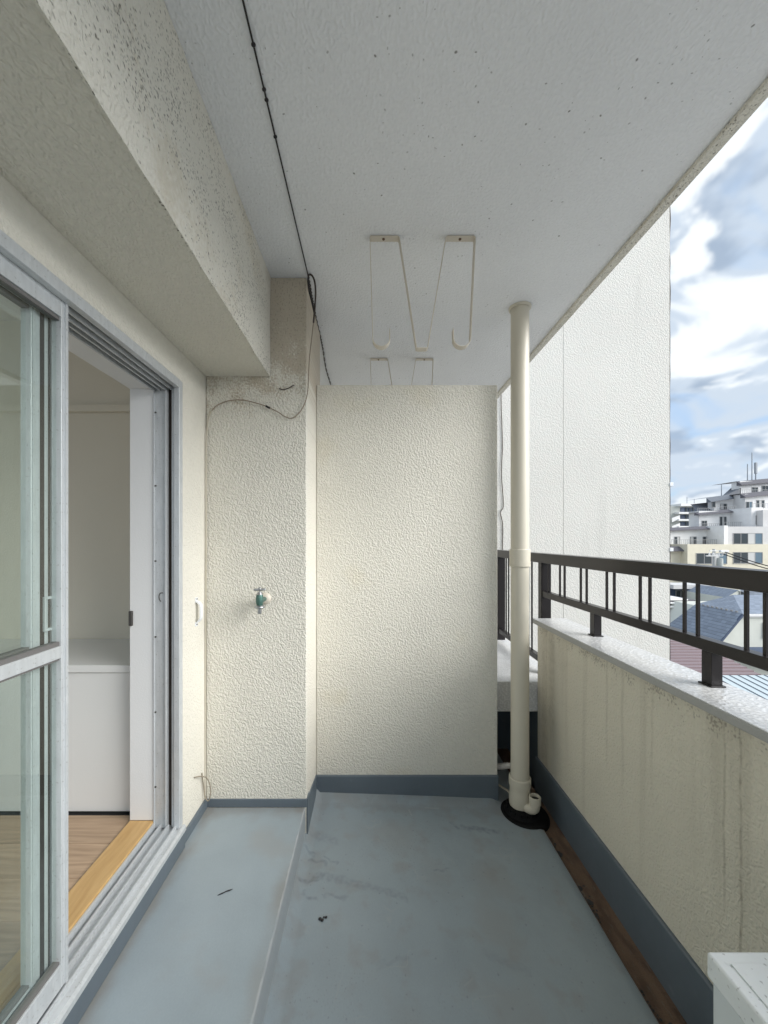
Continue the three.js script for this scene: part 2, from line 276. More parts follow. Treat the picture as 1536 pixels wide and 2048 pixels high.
function wavy(x0, x1, y0, y1, Z0, Z1) {                                // a trowelled slab face whose lower arris wanders by a millimetre or two
  let g = new THREE.BoxGeometry(x1 - x0, y1 - y0, Z1 - Z0, 1, 10, 150); g.translate((x0 + x1) / 2, (y0 + y1) / 2, -(Z0 + Z1) / 2); const p = g.attributes.position;
  for (let i = 0; i < p.count; i++) { const Z = -p.getZ(i), y = p.getY(i); if (y < y0 + 0.001) p.setY(i, y + 0.0022 * n1(Z * 9, 3) + 0.0014 * n2(Z * 31, 5)); if (p.getX(i) > x1 - 0.001) p.setX(i, p.getX(i) + 0.0026 * n3(Z * 3, y * 5) + 0.0012 * n4(Z * 14, y * 14) - (y < y0 + 0.001 ? 0.002 : 0)); }
  g.computeVertexNormals(); return uvm(g);
}
function prism(pts, Z0, Z1) { const s = new THREE.Shape(pts.map((q) => new THREE.Vector2(...q))), g = new THREE.ExtrudeGeometry(s, { depth: Z1 - Z0, bevelEnabled: false, curveSegments: 6 }); g.translate(0, 0, -Z1); return uvm(g); }
function quads(list) {                                               // list of convex polygons in (x, y, Z)
  const pos = []; for (const q of list) for (let i = 1; i + 1 < q.length; i++) for (const k of [0, i, i + 1]) pos.push(q[k][0], q[k][1], -q[k][2]);
  const g = new THREE.BufferGeometry(); g.setAttribute('position', new THREE.Float32BufferAttribute(pos, 3)); g.computeVertexNormals(); return uvm(g);
}
function tube(pts, r, seg = 60, rad = 8) { const c = new THREE.CatmullRomCurve3(pts.map(([x, y, Z]) => new THREE.Vector3(x, y, -Z)), false, 'centripetal'); return new THREE.TubeGeometry(c, seg, r, rad, false); }
function cyl(x, y0, y1, Z, r0, r1 = r0, seg = 28) { const g = new THREE.CylinderGeometry(r1, r0, y1 - y0, seg); g.translate(x, (y0 + y1) / 2, -Z); return g; }
function lathe(pts, x, y, Z, seg = 32) { const g = new THREE.LatheGeometry(pts.map((q) => new THREE.Vector2(...q)), seg); g.translate(x, y, -Z); return g; }
function ball(x, y, Z, r, sx = 1, sy = 1, sz = 1) { const g = new THREE.SphereGeometry(r, 10, 8); g.scale(sx, sy, sz); g.translate(x, y, -Z); return g; }
const merge = (list) => mergeGeometries(list.map((g) => { g = g.index ? g.toNonIndexed() : g; for (const k of Object.keys(g.attributes)) if (!['position', 'normal', 'uv'].includes(k)) g.deleteAttribute(k); return g; }));
const taken = new Map();
const numbered = (n) => { const k = taken.get(n) ?? 0; taken.set(n, k + 1); return k ? `${n}_${String(k).padStart(3, '0')}` : n; };
function mesh(name, g, m) { const o = new THREE.Mesh(g, m); o.name = name; o.castShadow = o.receiveShadow = true; return o; }
function struct(name, g, m) { const o = mesh(numbered(name), g, m); o.userData.kind = 'structure'; scene.add(o); return o; }
function structPart(parent, name, g, m) { const o = mesh(name, g, m); parent.add(o); return o; }
function thing(name, label, category, [x, y, Z] = [0, 0, 0], group) {
  const o = new THREE.Group(); o.name = numbered(name); o.position.set(x, y, -Z); o.userData = { label, category };
  if (group) o.userData.group = group; scene.add(o); return o;
}
function part(t, name, g, m, label) {                                // g is in world coordinates; the part hangs under t
  const off = new THREE.Vector3(); for (let q = t; q && q !== scene; q = q.parent) off.add(q.position);
  g.translate(-off.x, -off.y, -off.z); const o = mesh(name, g, m); if (label) o.userData.label = label; t.add(o); return o;
}
function single(name, g, m, label, category, group) { const o = mesh(numbered(name), g, m); g.computeBoundingBox(); const c = g.boundingBox.getCenter(new THREE.Vector3()); c.y = g.boundingBox.min.y; g.translate(-c.x, -c.y, -c.z); o.position.copy(c); o.userData = { label, category }; if (group) o.userData.group = group; scene.add(o); return o; }
const at = (h, v, Z) => [(h - 742) / FOCAL * Z, EYE + (1080 - v) / FOCAL * Z, Z];   // a measured direction and a distance -> a place in metres

// ------------------------------------------------------------------ ground and the balcony's own structure
{
  const g = new THREE.PlaneGeometry(3000, 3000); g.rotateX(-Math.PI / 2); g.translate(0, -9.5, -600); struct('ground', uvm(g), mt.ground);
}
const LZ0 = -2.0;
{ // raised floor strip along the house and the lower floor beside it
  struct('raised_floor', box(-0.98, -0.309, -0.5, 0, LZ0, 1.84, 0.007), mt.upperFloor);
  const g = new THREE.PlaneGeometry(1, 1, 60, 160), p = g.attributes.position;
  for (let i = 0; i < p.count; i++) {
    const u = p.getX(i) + 0.5, v = p.getY(i) + 0.5, x = -0.32 + u * 1.188, Z = LZ0 + v * 6.2;
    let y = -0.147 - 0.043 * u + 0.0022 * n1(x * 2.4, Z * 2.4) + 0.0012 * n2(x * 7, Z * 7);
    y += 0.03 * Math.pow(ss(0.035, 0, x + 0.309), 2);                 // cove against the step
    if (Z > 2.0 && Z < 2.3) y += 0.022 * Math.pow(ss(0.05, 0, Math.abs(Z - 2.16) - 0.01), 2) * ss(0.72, 0.66, x);
    if (u > 0.985) y -= 0.006;
    p.setXYZ(i, x, y, -Z);
  }
  g.computeVertexNormals(); 
  const fl = struct('lower_floor', uvm(g), mt.lowerFloor);
  const gut = struct('gutter', quads([[[0.866, -0.190, LZ0], [0.868, -0.209, LZ0], [0.868, -0.209, 4.2], [0.866, -0.190, 4.2]], [[0.868, -0.209, LZ0], [0.966, -0.213, LZ0], [0.966, -0.213, 4.2], [0.868, -0.209, 4.2]]]), mt.mud);
  struct('balcony_slab', box(-0.98, 1.135, -0.75, -0.501, LZ0, 5.49), mt.dark);
}
{ // ceiling slab with a raised drip edge along its outer side
  const c = struct('ceiling', box(-0.98, 1.098, 2.5, 2.68, LZ0, 5.49), mt.ceil);
  structPart(c, 'drip_edge', box(1.060, 1.099, 2.484, 2.5, LZ0 + .01, 5.48, 0.004), mt.beam);
}
// ------------------------------------------------------------------ house wall with the door opening, beam, pillar, partition
const DZ0 = -0.22, DZ1 = 1.592, DY0 = 0.085, DY1 = 1.898;
{
  const t = thing('house_wall', 'cream stucco house wall around the sliding door opening', 'wall', [-0.88, 0, 0.8]);
  part(t, 'wall_face', merge([box(-0.98, -0.78, 0, 2.5, DZ1, 5.49), box(-0.98, -0.795, 1.945, 2.5, DZ0, DZ1), box(-0.795, -0.78, DY1, 2.5, DZ0, DZ1), box(-0.98, -0.78, 0, DY0, DZ0, DZ1), box(-0.98, -0.78, 0, 2.5, LZ0 - 1.2, DZ0)]), mt.creamSmooth);
  part(t, 'skirting', merge([box(-0.782, -0.770, 0.0, 0.045, 1.60, 1.838, 0.003), box(-0.782, -0.761, 0.0, 0.0715, DZ0, 1.60, 0.004)]), mt.skirt, 'blue grey waterproof upstand below the door sill');
}
{
  const t = thing('ceiling_beam', 'speckled cream beam running along the house wall under the ceiling', 'beam', [-0.63, 2.03, 0.5]);
  part(t, 'beam_body', box(-0.779, -0.482, 2.031, 2.499, LZ0, 1.838), mt.cream); part(t, 'beam_face', wavy(-0.482, -0.474, 2.0285, 2.499, LZ0, 1.838), mt.beam, 'cream beam face covered in small dark mould specks');
}
{
  const t = thing('pillar', 'cream stucco pillar with brown stained top and brass tap', 'pillar', [-0.54, 0, 2.08]);
  part(t, 'shaft', box(-0.779, -0.304, -0.3, 2.499, 1.84, 2.33, 0.006), mt.pillar);
  part(t, 'skirting', merge([box(-0.772, -0.3035, 0.0, 0.040, 1.836, 1.90, 0.003), quads([[[-0.2985, -0.22, 1.8405], [-0.2985, 0.038, 1.8405], [-0.2985, -0.036, 2.152], [-0.2985, -0.22, 2.152]], [[-0.304, 0.040, 1.8405], [-0.2985, 0.038, 1.8405], [-0.2985, -0.036, 2.152], [-0.304, -0.034, 2.152]], [[-0.304, -0.22, 1.8405], [-0.304, 0.038, 1.8405], [-0.2985, 0.038, 1.8405], [-0.2985, -0.22, 1.8405]]])]), mt.skirt);
  part(t, 'scratch', tube([at(558, 777, 1.837), at(566, 779, 1.836), at(575, 777, 1.836), at(588, 770, 1.837)], 0.0022, 16, 6), mt.wireBrown, 'short dark curved scratch');
}
{
  const t = thing('partition_wall', 'cream stucco partition wall between the two balconies, stopping short of the ceiling', 'wall', [0.2, -0.2, 2.21]);
  part(t, 'wall_face', box(-0.303, 0.700, -0.35, 2.118, 2.157, 2.277, 0.005), mt.cream);
  part(t, 'skirting', box(-0.302, 0.704, -0.30, -0.038, 2.146, 2.20, 0.006), mt.skirt, 'blue grey waterproof skirting');
}
// ------------------------------------------------------------------ parapet, ledge beyond it, recess
{
  const t = thing('parapet', 'low cream balcony parapet with grey coping and run-off streaks', 'parapet', [1.06, -0.2, 0.2]);
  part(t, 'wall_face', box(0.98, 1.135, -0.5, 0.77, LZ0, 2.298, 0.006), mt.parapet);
  const cp = part(t, 'coping', box(0.957, 1.152, 0.768, 0.7935, LZ0, 2.312, 0.004), mt.mortar, 'grey mortar coping');
  part(cp, 'top_coat', box(0.9585, 1.1505, 0.7934, 0.7965, LZ0 + 0.002, 2.3105, 0.0014), mt.coping, 'pale glossy speckled top coat');
  part(t, 'skirting', prism([[0.985, -0.28], [0.962, -0.245], [0.9625, -0.2145], [0.9645, -0.196], [0.967, -0.155], [0.968, -0.112], [0.9685, -0.022], [0.9725, -0.016], [0.985, -0.014]], LZ0, 2.297), mt.skirt, 'dark blue grey coved skirting');
}
{
  const t = thing('parapet', 'low end parapet closing the balcony behind the outdoor unit', 'parapet', [0, 0, LZ0]);
  part(t, 'wall_face', box(-0.77, 1.13, -0.5, 0.72, LZ0 - 0.16, LZ0 - 0.002, 0.006), mt.cream);
  part(t, 'coping', box(-0.775, 1.15, 0.721, 0.748, LZ0 - 0.18, LZ0 + 0.018, 0.005), mt.coping);
}
{
  const t = thing('concrete_ledge', 'smooth pale concrete ledge beyond the partition wall, above a dark recess', 'ledge', [0.9, 0.24, 3.4]);
  part(t, 'slab', box(0.56, 1.15, 0.24, 0.42, 2.315, 5.48, 0.006), mt.ledge);
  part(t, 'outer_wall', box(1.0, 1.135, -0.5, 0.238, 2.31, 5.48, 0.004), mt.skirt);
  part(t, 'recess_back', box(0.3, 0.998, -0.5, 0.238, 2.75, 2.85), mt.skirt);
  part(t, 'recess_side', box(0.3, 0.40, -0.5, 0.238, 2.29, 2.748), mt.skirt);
}
// ------------------------------------------------------------------ sliding door: frame, two sashes
{
  const t = thing('door_frame', 'weathered aluminium sliding door frame with white wooden casing and orange wooden sill', 'door frame', [-0.87, DY0, 0.7]);
  const y0 = 0.1, y1 = 1.886;
  const jamb = part(t, 'jamb', merge([box(-0.792, -0.770, y0, 1.905, 1.566, 1.5955, 0.002), box(-0.806, -0.792, y0, y1, 1.576, 1.5955, 0.001), box(-0.874, -0.822, y0, y1, 1.571, 1.5955, 0.001), box(-0.8265, -0.822, y0, y1, 1.563, 1.572), box(-0.874, -0.8715, y0, y1, 1.566, 1.572)]), mt.alu);
  part(t, 'weather_seal', box(-0.8225, -0.8055, y0, 1.935, 1.586, 1.5956), mt.seal);
  for (const v of [826, 972, 1122, 1273, 1423, 1572]) part(jamb, 'screw', cylZ(-0.867, EYE + (1080 - v) / 495, 1.5695, 0.0034, 0.003), mt.screw);
  part(jamb, 'strike_mark', tube([[-0.838, 1.047, 1.5695], [-0.848, 1.046, 1.5695], [-0.853, 1.034, 1.5695], [-0.851, 1.02, 1.5695], [-0.845, 1.012, 1.5695]], 0.0016, 16, 5), mt.screw);
  const head = part(t, 'head_track', merge([box(-0.875, -0.7955, 1.936, 1.944, DZ0, 1.566), box(-0.790, -0.768, 1.872, 1.905, DZ0, 1.566, 0.002), box(-0.809, -0.803, 1.866, 1.9365, DZ0, 1.575), box(-0.829, -0.823, 1.860, 1.9365, DZ0, 1.571), box(-0.851, -0.845, 1.860, 1.9365, DZ0, 1.571), box(-0.875, -0.868, 1.858, 1.9365, DZ0, 1.571)]), mt.alu);
  for (const [a, b] of [[-0.8025, -0.796], [-0.8225, -0.8095], [-0.8445, -0.8295], [-0.8675, -0.8515]]) part(head, 'dark_strip', box(a, b, 1.905, 1.9355, DZ0, 1.565), mt.seal);  // dark brown strips filling the channels between the track fins
  part(t, 'sill_track', merge([box(-0.876, -0.764, 0.078, 0.0955, DZ0, 1.598, 0.002), prism([[-0.764, 0.072], [-0.758, 0.072], [-0.758, 0.087], [-0.764, 0.0945]], DZ0, 1.60), box(-0.790, -0.784, 0.095, 0.112, DZ0, 1.57, 0.001), box(-0.819, -0.812, 0.095, 0.116, DZ0, 1.57, 0.001), box(-0.850, -0.843, 0.095, 0.116, DZ0, 1.57, 0.001), box(-0.876, -0.868, 0.095, 0.122, DZ0, 1.57, 0.001)]), mt.alu);
  part(t, 'wooden_sill', box(-0.972, -0.8765, 0.086, 0.130, DZ0, 1.573, 0.003), mt.sill, 'orange varnished wooden inner sill');
  const cs = part(t, 'casing', merge([box(-0.972, -0.875, 0.1305, 1.89, 1.571, 1.63, 0.002), box(-0.972, -0.876, 1.868, 1.897, DZ0, 1.5705, 0.002)]), mt.white, 'white painted wooden casing');
  part(cs, 'latch', box(-0.9725, -0.958, 0.915, 0.975, 1.562, 1.573, 0.003), mt.screw, 'small dark latch');
}
function cylZ(x, y, Z, r, d) { const g = new THREE.CylinderGeometry(r, r, d, 14); g.rotateX(Math.PI / 2); g.translate(x, y, -Z); return g; }
function cylX(x, y, Z, r, d, seg = 14) { const g = new THREE.CylinderGeometry(r, r, d, seg); g.rotateZ(Math.PI / 2); g.translate(x, y, -Z); return g; }
function sash(label, xo, Zfar, stile, handle) {
  const w = 0.92, Z0 = Zfar - w, d = 0.026, x0 = xo - d, y0 = 0.117, y1 = 1.874;
  const t = thing('glass_sash', label, 'sliding door', [xo - d / 2, y0, Zfar - w / 2]);
  const fr = (name, Za, Zb, ya, yb) => part(t, name, box(x0, xo, ya, yb, Za, Zb, 0.0015), mt.alu);
  const st = fr('stile', Zfar - stile, Zfar, y0, y1); fr('stile', Z0, Z0 + 0.05, y0, y1);
  part(st, 'groove_ridge', merge([box(xo, xo + 0.004, y0, y1, Zfar - 0.008, Zfar), ...(stile > 0.05 ? [box(xo, xo + 0.003, y0, y1, Zfar - stile + 0.002, Zfar - stile + 0.010)] : [])]), mt.alu);
  if (stile > 0.05) for (const [a, b] of [[0.968, 0.980], [0.9925, 0.9965], [1.0124, 1.0215]]) part(st, 'stile_slot', box(xo - 0.0005, xo + 0.0012, y0, y1, a, b), mt.seal);
  fr('top_rail', Z0 + 0.05, Zfar - stile, y1 - 0.045, y1); fr('bottom_rail', Z0 + 0.05, Zfar - stile, y0, y0 + 0.06); fr('middle_rail', Z0 + 0.05, Zfar - stile, 0.959, 0.990);
  for (const [a, b] of [[0.177, 0.184], [0.953, 0.959], [0.990, 1.001], [1.820, 1.829]]) part(t, 'glazing_bead', box(x0 + 0.004, xo - 0.005, a, b, Z0 + 0.05, Zfar - stile), mt.gasket);
  const xc = (x0 + xo) / 2;
  part(t, 'glass_pane', box(xc - 0.0004, xc + 0.0004, 0.9905, 1.829, Z0 + 0.05, Zfar - stile - 0.0005), mt.glass); part(t, 'glass_pane', box(xc - 0.0004, xc + 0.0004, 0.177, 0.9585, Z0 + 0.05, Zfar - stile - 0.0005), mt.glass);
  if (handle) part(t, 'pull_handle', merge([box(xo, xo + 0.007, 1.03, 1.037, Zfar - 0.052, Zfar - 0.028, 0.001), box(xo, xo + 0.007, 1.11, 1.117, Zfar - 0.052, Zfar - 0.028, 0.001), box(xo, xo + 0.007, 1.037, 1.11, Zfar - 0.052, Zfar - 0.047, 0.001)]), mt.alu);
}
sash('outer aluminium glass sash with a middle rail, slid in front of the other sash', -0.790, 1.013, 0.018, false);
sash('inner aluminium glass sash with a pull handle, seen through the outer sash', -0.822, 1.027, 0.084, true);
// ------------------------------------------------------------------ room behind the door
{
  const f = struct('room_floor', box(-3.3, -0.981, -0.1, 0.104, -2.3, 2.09), mt.dark);
  for (let k = 0; k < 25; k++) { // floor boards run across the view
    const Z1 = 1.615 - k * 0.15, Z0 = Z1 - 0.1488; structPart(f, 'floor_board', box(-3.29, -0.973, 0.1045, 0.12 - (k % 3) * 0.0003, Z0, Z1, 0.0012), mt.plank[(k * 7) % 3]);
  }
  struct('room_ceiling', box(-3.3, -0.981, 2.42, 2.52, -2.3, 2.2), mt.roomWall);
  struct('window_soffit', box(-1.15, -0.981, 1.99, 2.419, -2.19, 1.62), mt.white);
  struct('room_wall', box(-3.3, -2.75, 0.105, 2.419, 1.63, 1.75), mt.roomWall);
  // unseen window openings, added and widened so skylight brightens the closet
  struct('room_wall', merge([box(-3.3, -3.1, 0.105, 2.419, -2.3, -2.201), box(-1.25, -0.981, 0.105, 2.419, -2.3, -2.201), box(-3.1, -1.25, 0.105, 0.3, -2.3, -2.201), box(-3.1, -1.25, 2.36, 2.419, -2.3, -2.201)]), mt.roomWall);
  struct('room_wall', merge([box(-3.4, -3.301, 0.0, 0.3, -2.3, 1.75), box(-3.4, -3.301, 2.36, 2.52, -2.3, 1.75), box(-3.4, -3.301, 0.3, 2.36, -2.3, -2.1), box(-3.4, -3.301, 0.3, 2.36, 1.45, 1.75)]), mt.roomWall);
}
{
  const t = thing('closet', 'white open closet with a mid-height shelf board, inside the room', 'closet', [-1.85, 0.12, 1.85]);
  part(t, 'back_panel', box(-2.75, -0.981, 0.105, 2.419, 2.06, 2.16), mt.beige, 'beige back panel');
  part(t, 'side_panel', box(-2.75, -2.70, 0.105, 2.419, 1.751, 2.059), mt.beige);
  part(t, 'front_panel', box(-1.84, -0.982, 0.124, 0.704, 1.632, 1.65, 0.002), mt.closet); part(t, 'front_panel', box(-2.70, -1.845, 0.124, 0.704, 1.652, 1.67, 0.002), mt.closet);
  part(t, 'shelf_board', box(-2.699, -0.982, 0.708, 0.738, 1.622, 2.059, 0.002), mt.closet);
  part(t, 'batten', box(-2.699, -0.982, 1.932, 1.968, 2.035, 2.0595, 0.002), mt.beige);
  part(t, 'base', box(-2.699, -0.982, 0.1202, 0.1235, 1.64, 1.67), mt.seal);
}
// ------------------------------------------------------------------ railing
{
  const t = thing('railing', 'dark bronze metal railing with paired bars along the parapet and ledge', 'railing', [1.09, 0.796, 1.0]);
  part(t, 'top_rail', box(1.058, 1.124, 1.117, 1.176, LZ0, 5.45, 0.004), mt.bronze);
  part(t, 'bottom_rail', box(1.071, 1.109, 0.904, 0.941, LZ0, 2.44, 0.003), mt.bronze);
  part(t, 'bottom_rail', box(1.071, 1.109, 0.480, 0.516, 2.49, 5.45, 0.003), mt.bronze);
  const bar = (Z, y0) => part(t, 'bar', box(1.0855, 1.0950, y0, 1.1168, Z - 0.0046, Z + 0.0046, 0.001), mt.bronze);
  for (let k = -14; k <= 18; k++) { const Z = 2.25 - 0.2236 * k, y0 = Z > 2.49 ? 0.516 : 0.941; if (Math.abs(Z - 2.465) < 0.06 || Math.abs(Z - 3.3) < 0.05) { bar(Z - 0.083, Z - 0.083 > 2.49 ? 0.516 : 0.941); continue; } bar(Z, y0); bar(Z - 0.055, y0); }
  for (const [Z, y0] of [[2.465, 0.42], [3.30, 0.42], [4.2, 0.42], [5.1, 0.42]]) part(t, 'post', box(1.066, 1.128, y0, 1.1172, Z - 0.024, Z + 0.024, 0.003), mt.bronze);
  for (let k = 0; k < 6; k++) {
    const Z = 1.892 - k * 0.645, p = part(t, 'short_post', box(1.072, 1.108, 0.795, 0.9042, Z - 0.019, Z + 0.019, 0.002), mt.bronze);
    part(p, 'base_plate', box(1.066, 1.114, 0.7955, 0.801, Z - 0.025, Z + 0.025, 0.001), mt.bronze);
  }
}
// ------------------------------------------------------------------ downpipe and drain
{
  const X = 0.794, Z = 2.08, t = thing('downpipe', 'cream plastic downpipe with a side inlet cup, running from ceiling to drain', 'drainpipe', [X, -0.15, Z]);
  part(t, 'pipe', lathe([[0.0468, -0.1], [0.0468, 2.499]], X, 0, Z, 40), mt.pipe);
  part(t, 'top_collar', lathe([[0.0485, 2.488], [0.056, 2.490], [0.058, 2.4985]], X, 0, Z, 36), mt.pipe);
  part(t, 'coupling', lathe([[0.0486, 1.118], [0.0525, 1.119], [0.0535, 1.122], [0.0528, 1.16], [0.0535, 1.207], [0.0525, 1.211], [0.0486, 1.212]], X, 0, Z, 40), mt.pipe);
  const b = part(t, 'branch_fitting', lathe([[0.050, -0.155], [0.0545, -0.148], [0.056, -0.10], [0.053, -0.093], [0.052, -0.06], [0.0535, -0.048], [0.056, -0.042], [0.0565, -0.004], [0.053, 0.0], [0.0487, 0.001]], X, 0, Z, 40), mt.pipe);
  part(b, 'side_inlet', merge([tube([[X + 0.01, -0.135, Z - 0.03], [X + 0.03, -0.135, Z - 0.055], [X + 0.046, -0.122, Z - 0.07], [X + 0.05, -0.098, Z - 0.073]], 0.0255, 24, 20), lathe([[0.0255, -0.1], [0.0285, -0.097], [0.029, -0.062], [0.0262, -0.059], [0.0225, -0.060], [0.0222, -0.09]], X + 0.05, 0, Z - 0.073, 28), ball(X + 0.036, -0.131, Z - 0.06, 0.027)]), mt.pipe, 'small open inlet cup');
  part(b, 'inlet_bore', cyl(X + 0.05, -0.092, -0.074, Z - 0.073, 0.0221), mt.pipeDark);
}
{
  const X = 0.80, Z = 2.06, t = thing('floor_drain', 'black drain grate under the cream downpipe', 'drain', [X, -0.22, Z]), r = rng(3);
  part(t, 'drain_bowl', lathe([[0.001, -0.176], [0.06, -0.176], [0.098, -0.180], [0.118, -0.184], [0.126, -0.196], [0.126, -0.24]], X + 0.012, 0, Z + 0.01, 36), mt.black);
  const gr = [lathe([[0.001, -0.150], [0.058, -0.150], [0.078, -0.162], [0.09, -0.176]], X, 0, Z + 0.01, 28)];
  for (let k = 0; k < 16; k++) { const a = k / 16 * 6.283; gr.push(ball(X + Math.cos(a) * 0.076, -0.160 + 0.004 * r(), Z + 0.01 + Math.sin(a) * 0.076, 0.008, 0.7, 1.4, 0.7)); }
  part(t, 'grate', merge(gr), mt.black);
}
{ // hoses coming out from behind the partition
  const pts = [[0.68, -0.075, 2.32], [0.705, -0.052, 2.27], [0.735, -0.018, 2.20], [0.765, 0.008, 2.165], [0.79, 0.004, 2.15], [0.81, -0.03, 2.155], [0.815, -0.1, 2.165], [0.815, -0.17, 2.165]];
  const c = new THREE.CatmullRomCurve3(pts.map(([x, y, Z]) => new THREE.Vector3(x, y, -Z)), false, 'centripetal'), g = new THREE.TubeGeometry(c, 240, 0.0145, 14, false), p = g.attributes.position, n = g.attributes.normal;
  for (let i = 0; i < p.count; i++) { const k = 0.0022 * Math.cos(Math.floor(i / 15) * 0.785); p.setXYZ(i, p.getX(i) + n.getX(i) * k, p.getY(i) + n.getY(i) * k, p.getZ(i) + n.getZ(i) * k); }
  g.computeVertexNormals();
  single('corrugated_hose', g, mt.hose, 'grey corrugated drain hose reaching the downpipe', 'hose');
  single('thin_hose', tube([[0.66, -0.128, 2.3], [0.705, -0.130, 2.24], [0.74, -0.134, 2.2], [0.765, -0.136, 2.16], [0.775, -0.16, 2.14]], 0.0062, 40, 10), mt.wireCream, 'thin pale tube lying low beside the downpipe', 'hose');
}
// ------------------------------------------------------------------ laundry pole hangers under the ceiling
function hanger(Z, label) {
  const t = thing('laundry_pole_hanger', label, 'hanger', [0.21, 2.5, Z], 'laundry pole hangers'), H = (v) => EYE + (1080 - v) / 485, X = (h) => (h - 742) / 485;
  const top = 2.4965, path = [];
  const arc = (cx, cy, r, a0, a1, n = 14) => { for (let i = 0; i <= n; i++) { const a = a0 + (a1 - a0) * i / n; path.push([cx + r * Math.cos(a), cy + r * Math.sin(a)]); } };
  path.push([X(779), H(663)]); arc(X(762.5), H(681), 0.035, 0.15, -Math.PI - 0.0); path.push([X(740), top - 0.006]); path.push([X(741), top]);
  path.push([X(795), top], [X(798), top - 0.006], [X(832), H(700)], [X(834), H(701)], [X(852), H(701)], [X(854), H(700)], [X(890), top - 0.006], [X(893), top], [X(946), top], [X(948), top - 0.006]);
  arc(X(922), H(681), 0.035, 0.0, -Math.PI - 0.15); path.push([X(904.5), H(663)]);
  const th = 0.0028, pos = [], idx = [], w = 0.015;                   // a bent flat strap 30 mm wide and 2.8 mm thick
  path.forEach(([x, y], i) => {
    const a = path[Math.max(0, i - 1)], b = path[Math.min(path.length - 1, i + 1)], L = Math.hypot(b[0] - a[0], b[1] - a[1]) || 1, nx = -(b[1] - a[1]) / L * th / 2, ny = (b[0] - a[0]) / L * th / 2;
    for (const [s, z] of [[1, -w], [1, w], [-1, w], [-1, -w]]) pos.push(x + nx * s, y + ny * s, -(Z + z));
    if (i) { const o = i * 4, q = o - 4; for (let k = 0; k < 4; k++) { const e = (k + 1) % 4; idx.push(q + k, o + k, q + e, q + e, o + k, o + e); } }
  });
  idx.push(0, 1, 2, 0, 2, 3); const e = pos.length / 3 - 4; idx.push(e, e + 2, e + 1, e, e + 3, e + 2);
  let g = new THREE.BufferGeometry(); g.setAttribute('position', new THREE.Float32BufferAttribute(pos, 3)); g.setIndex(idx); g = g.toNonIndexed(); g.computeVertexNormals(); g = uvm(g);
  part(t, 'strap', g, mt.hook);
  for (const h of [767, 919]) part(t, 'screw', ball(X(h), top - 0.003, Z, 0.006, 1, 0.6, 1), mt.rust);
}
hanger(1.60, 'cream steel strap hanger with curled hooks, hanging free before the partition wall');
hanger(2.67, 'cream steel strap hanger beyond the partition wall, only its upper legs showing');
// ------------------------------------------------------------------ wires and cables
{
  const t = thing('ceiling_wire', 'thin black wire stretched along the ceiling to the pillar', 'wire', [-0.293, 2.49, 0.6]);
  part(t, 'strand', tube([[-0.2925, 2.494, LZ0], [-0.293, 2.493, 0.3], [-0.293, 2.494, 1.1], [-0.2935, 2.494, 1.83]], 0.0026, 40, 6), mt.wire);
  for (const v of [85, 175, 196, 270]) { const Z = 1.24 * FOCAL / (1080 - v); part(t, 'clip', ball(-0.293, 2.4945, Z, 0.006, 1, 0.8, 0.8), mt.wire); }
}
{
  const t = thing('twisted_cable', 'dark twisted cable running along the ceiling past the pillar and over the partition', 'cable', [-0.31, 2.48, 2.4]), a = [], b = [];
  const base = [[-0.293, 2.492, 1.83], [-0.292, 2.47, 1.90], [-0.296, 2.475, 2.0], [-0.303, 2.482, 2.15], [-0.305, 2.487, 2.36], [-0.309, 2.488, 2.5], [-0.322, 2.486, 2.8], [-0.318, 2.487, 3.1], [-0.32, 2.487, 4.0]].map((q) => new THREE.Vector3(...q)), c = new THREE.CatmullRomCurve3(base);
  for (let i = 0; i <= 120; i++) { const p = c.getPoint(i / 120), w = i * 0.8; a.push([p.x + 0.003 * Math.cos(w), p.y + 0.003 * Math.sin(w), p.z]); b.push([p.x - 0.003 * Math.cos(w), p.y - 0.003 * Math.sin(w), p.z]); }
  part(t, 'strand', tube(a, 0.0026, 360, 5), mt.wire); part(t, 'strand', tube(b, 0.0026, 360, 5), mt.wireBrown);
}
{
  const t = thing('wall_cable', 'loose cable looping down the pillar and into the wall corner', 'cable', [-0.6, 0, 1.83]), q = (list, Z) => list.map(([h, v, z]) => at(h, v, z ?? Z));
  part(t, 'dark_loop', tube(q([[616, 553], [619, 549], [624, 551], [629, 562], [631, 580], [630, 610], [627, 645]], 1.815).concat(q([[616, 556], [616, 556]], 1.83).slice(0, 0)), 0.0042, 40, 7), mt.wireBrown);
  part(t, 'dark_loop', tube(q([[617, 552], [616, 560], [618, 580], [624, 605], [629, 628]], 1.825), 0.004, 30, 7), mt.wire);
  part(t, 'brown_run', tube(q([[627, 645], [623, 680], [619, 715], [617, 750], [615, 785], [609, 808], [598, 826], [585, 836], [572, 834], [556, 824], [536, 814], [512, 806], [484, 800], [455, 802], [434, 811], [424, 821]], 1.828), 0.0024, 160, 7), mt.cableBrown);
  part(t, 'pale_run', tube(q([[424, 821], [418, 834], [415, 850], [413, 872], [412.5, 930], [412.5, 1000], [412, 1100], [411, 1220], [410.5, 1340], [410, 1460], [409.5, 1540], [409.5, 1598]], 1.828), 0.0032, 160, 7), mt.wireCream);
  part(t, 'tape_mark', tube(q([[532, 812], [537, 815], [540, 816]], 1.8275), 0.005, 8, 6), mt.wire);
  const c = (y, Z, x = -0.777) => [x, y, Z];
  part(t, 'end_loop', tube([c(0.215, 1.715), c(0.205, 1.74, -0.768), c(0.175, 1.78, -0.752), c(0.125, 1.80, -0.742), c(0.08, 1.80, -0.742), c(0.055, 1.80, -0.752), c(0.075, 1.80, -0.766), c(0.12, 1.80, -0.772), c(0.19, 1.79, -0.776)], 0.0026, 60, 7), mt.cableTan);
}
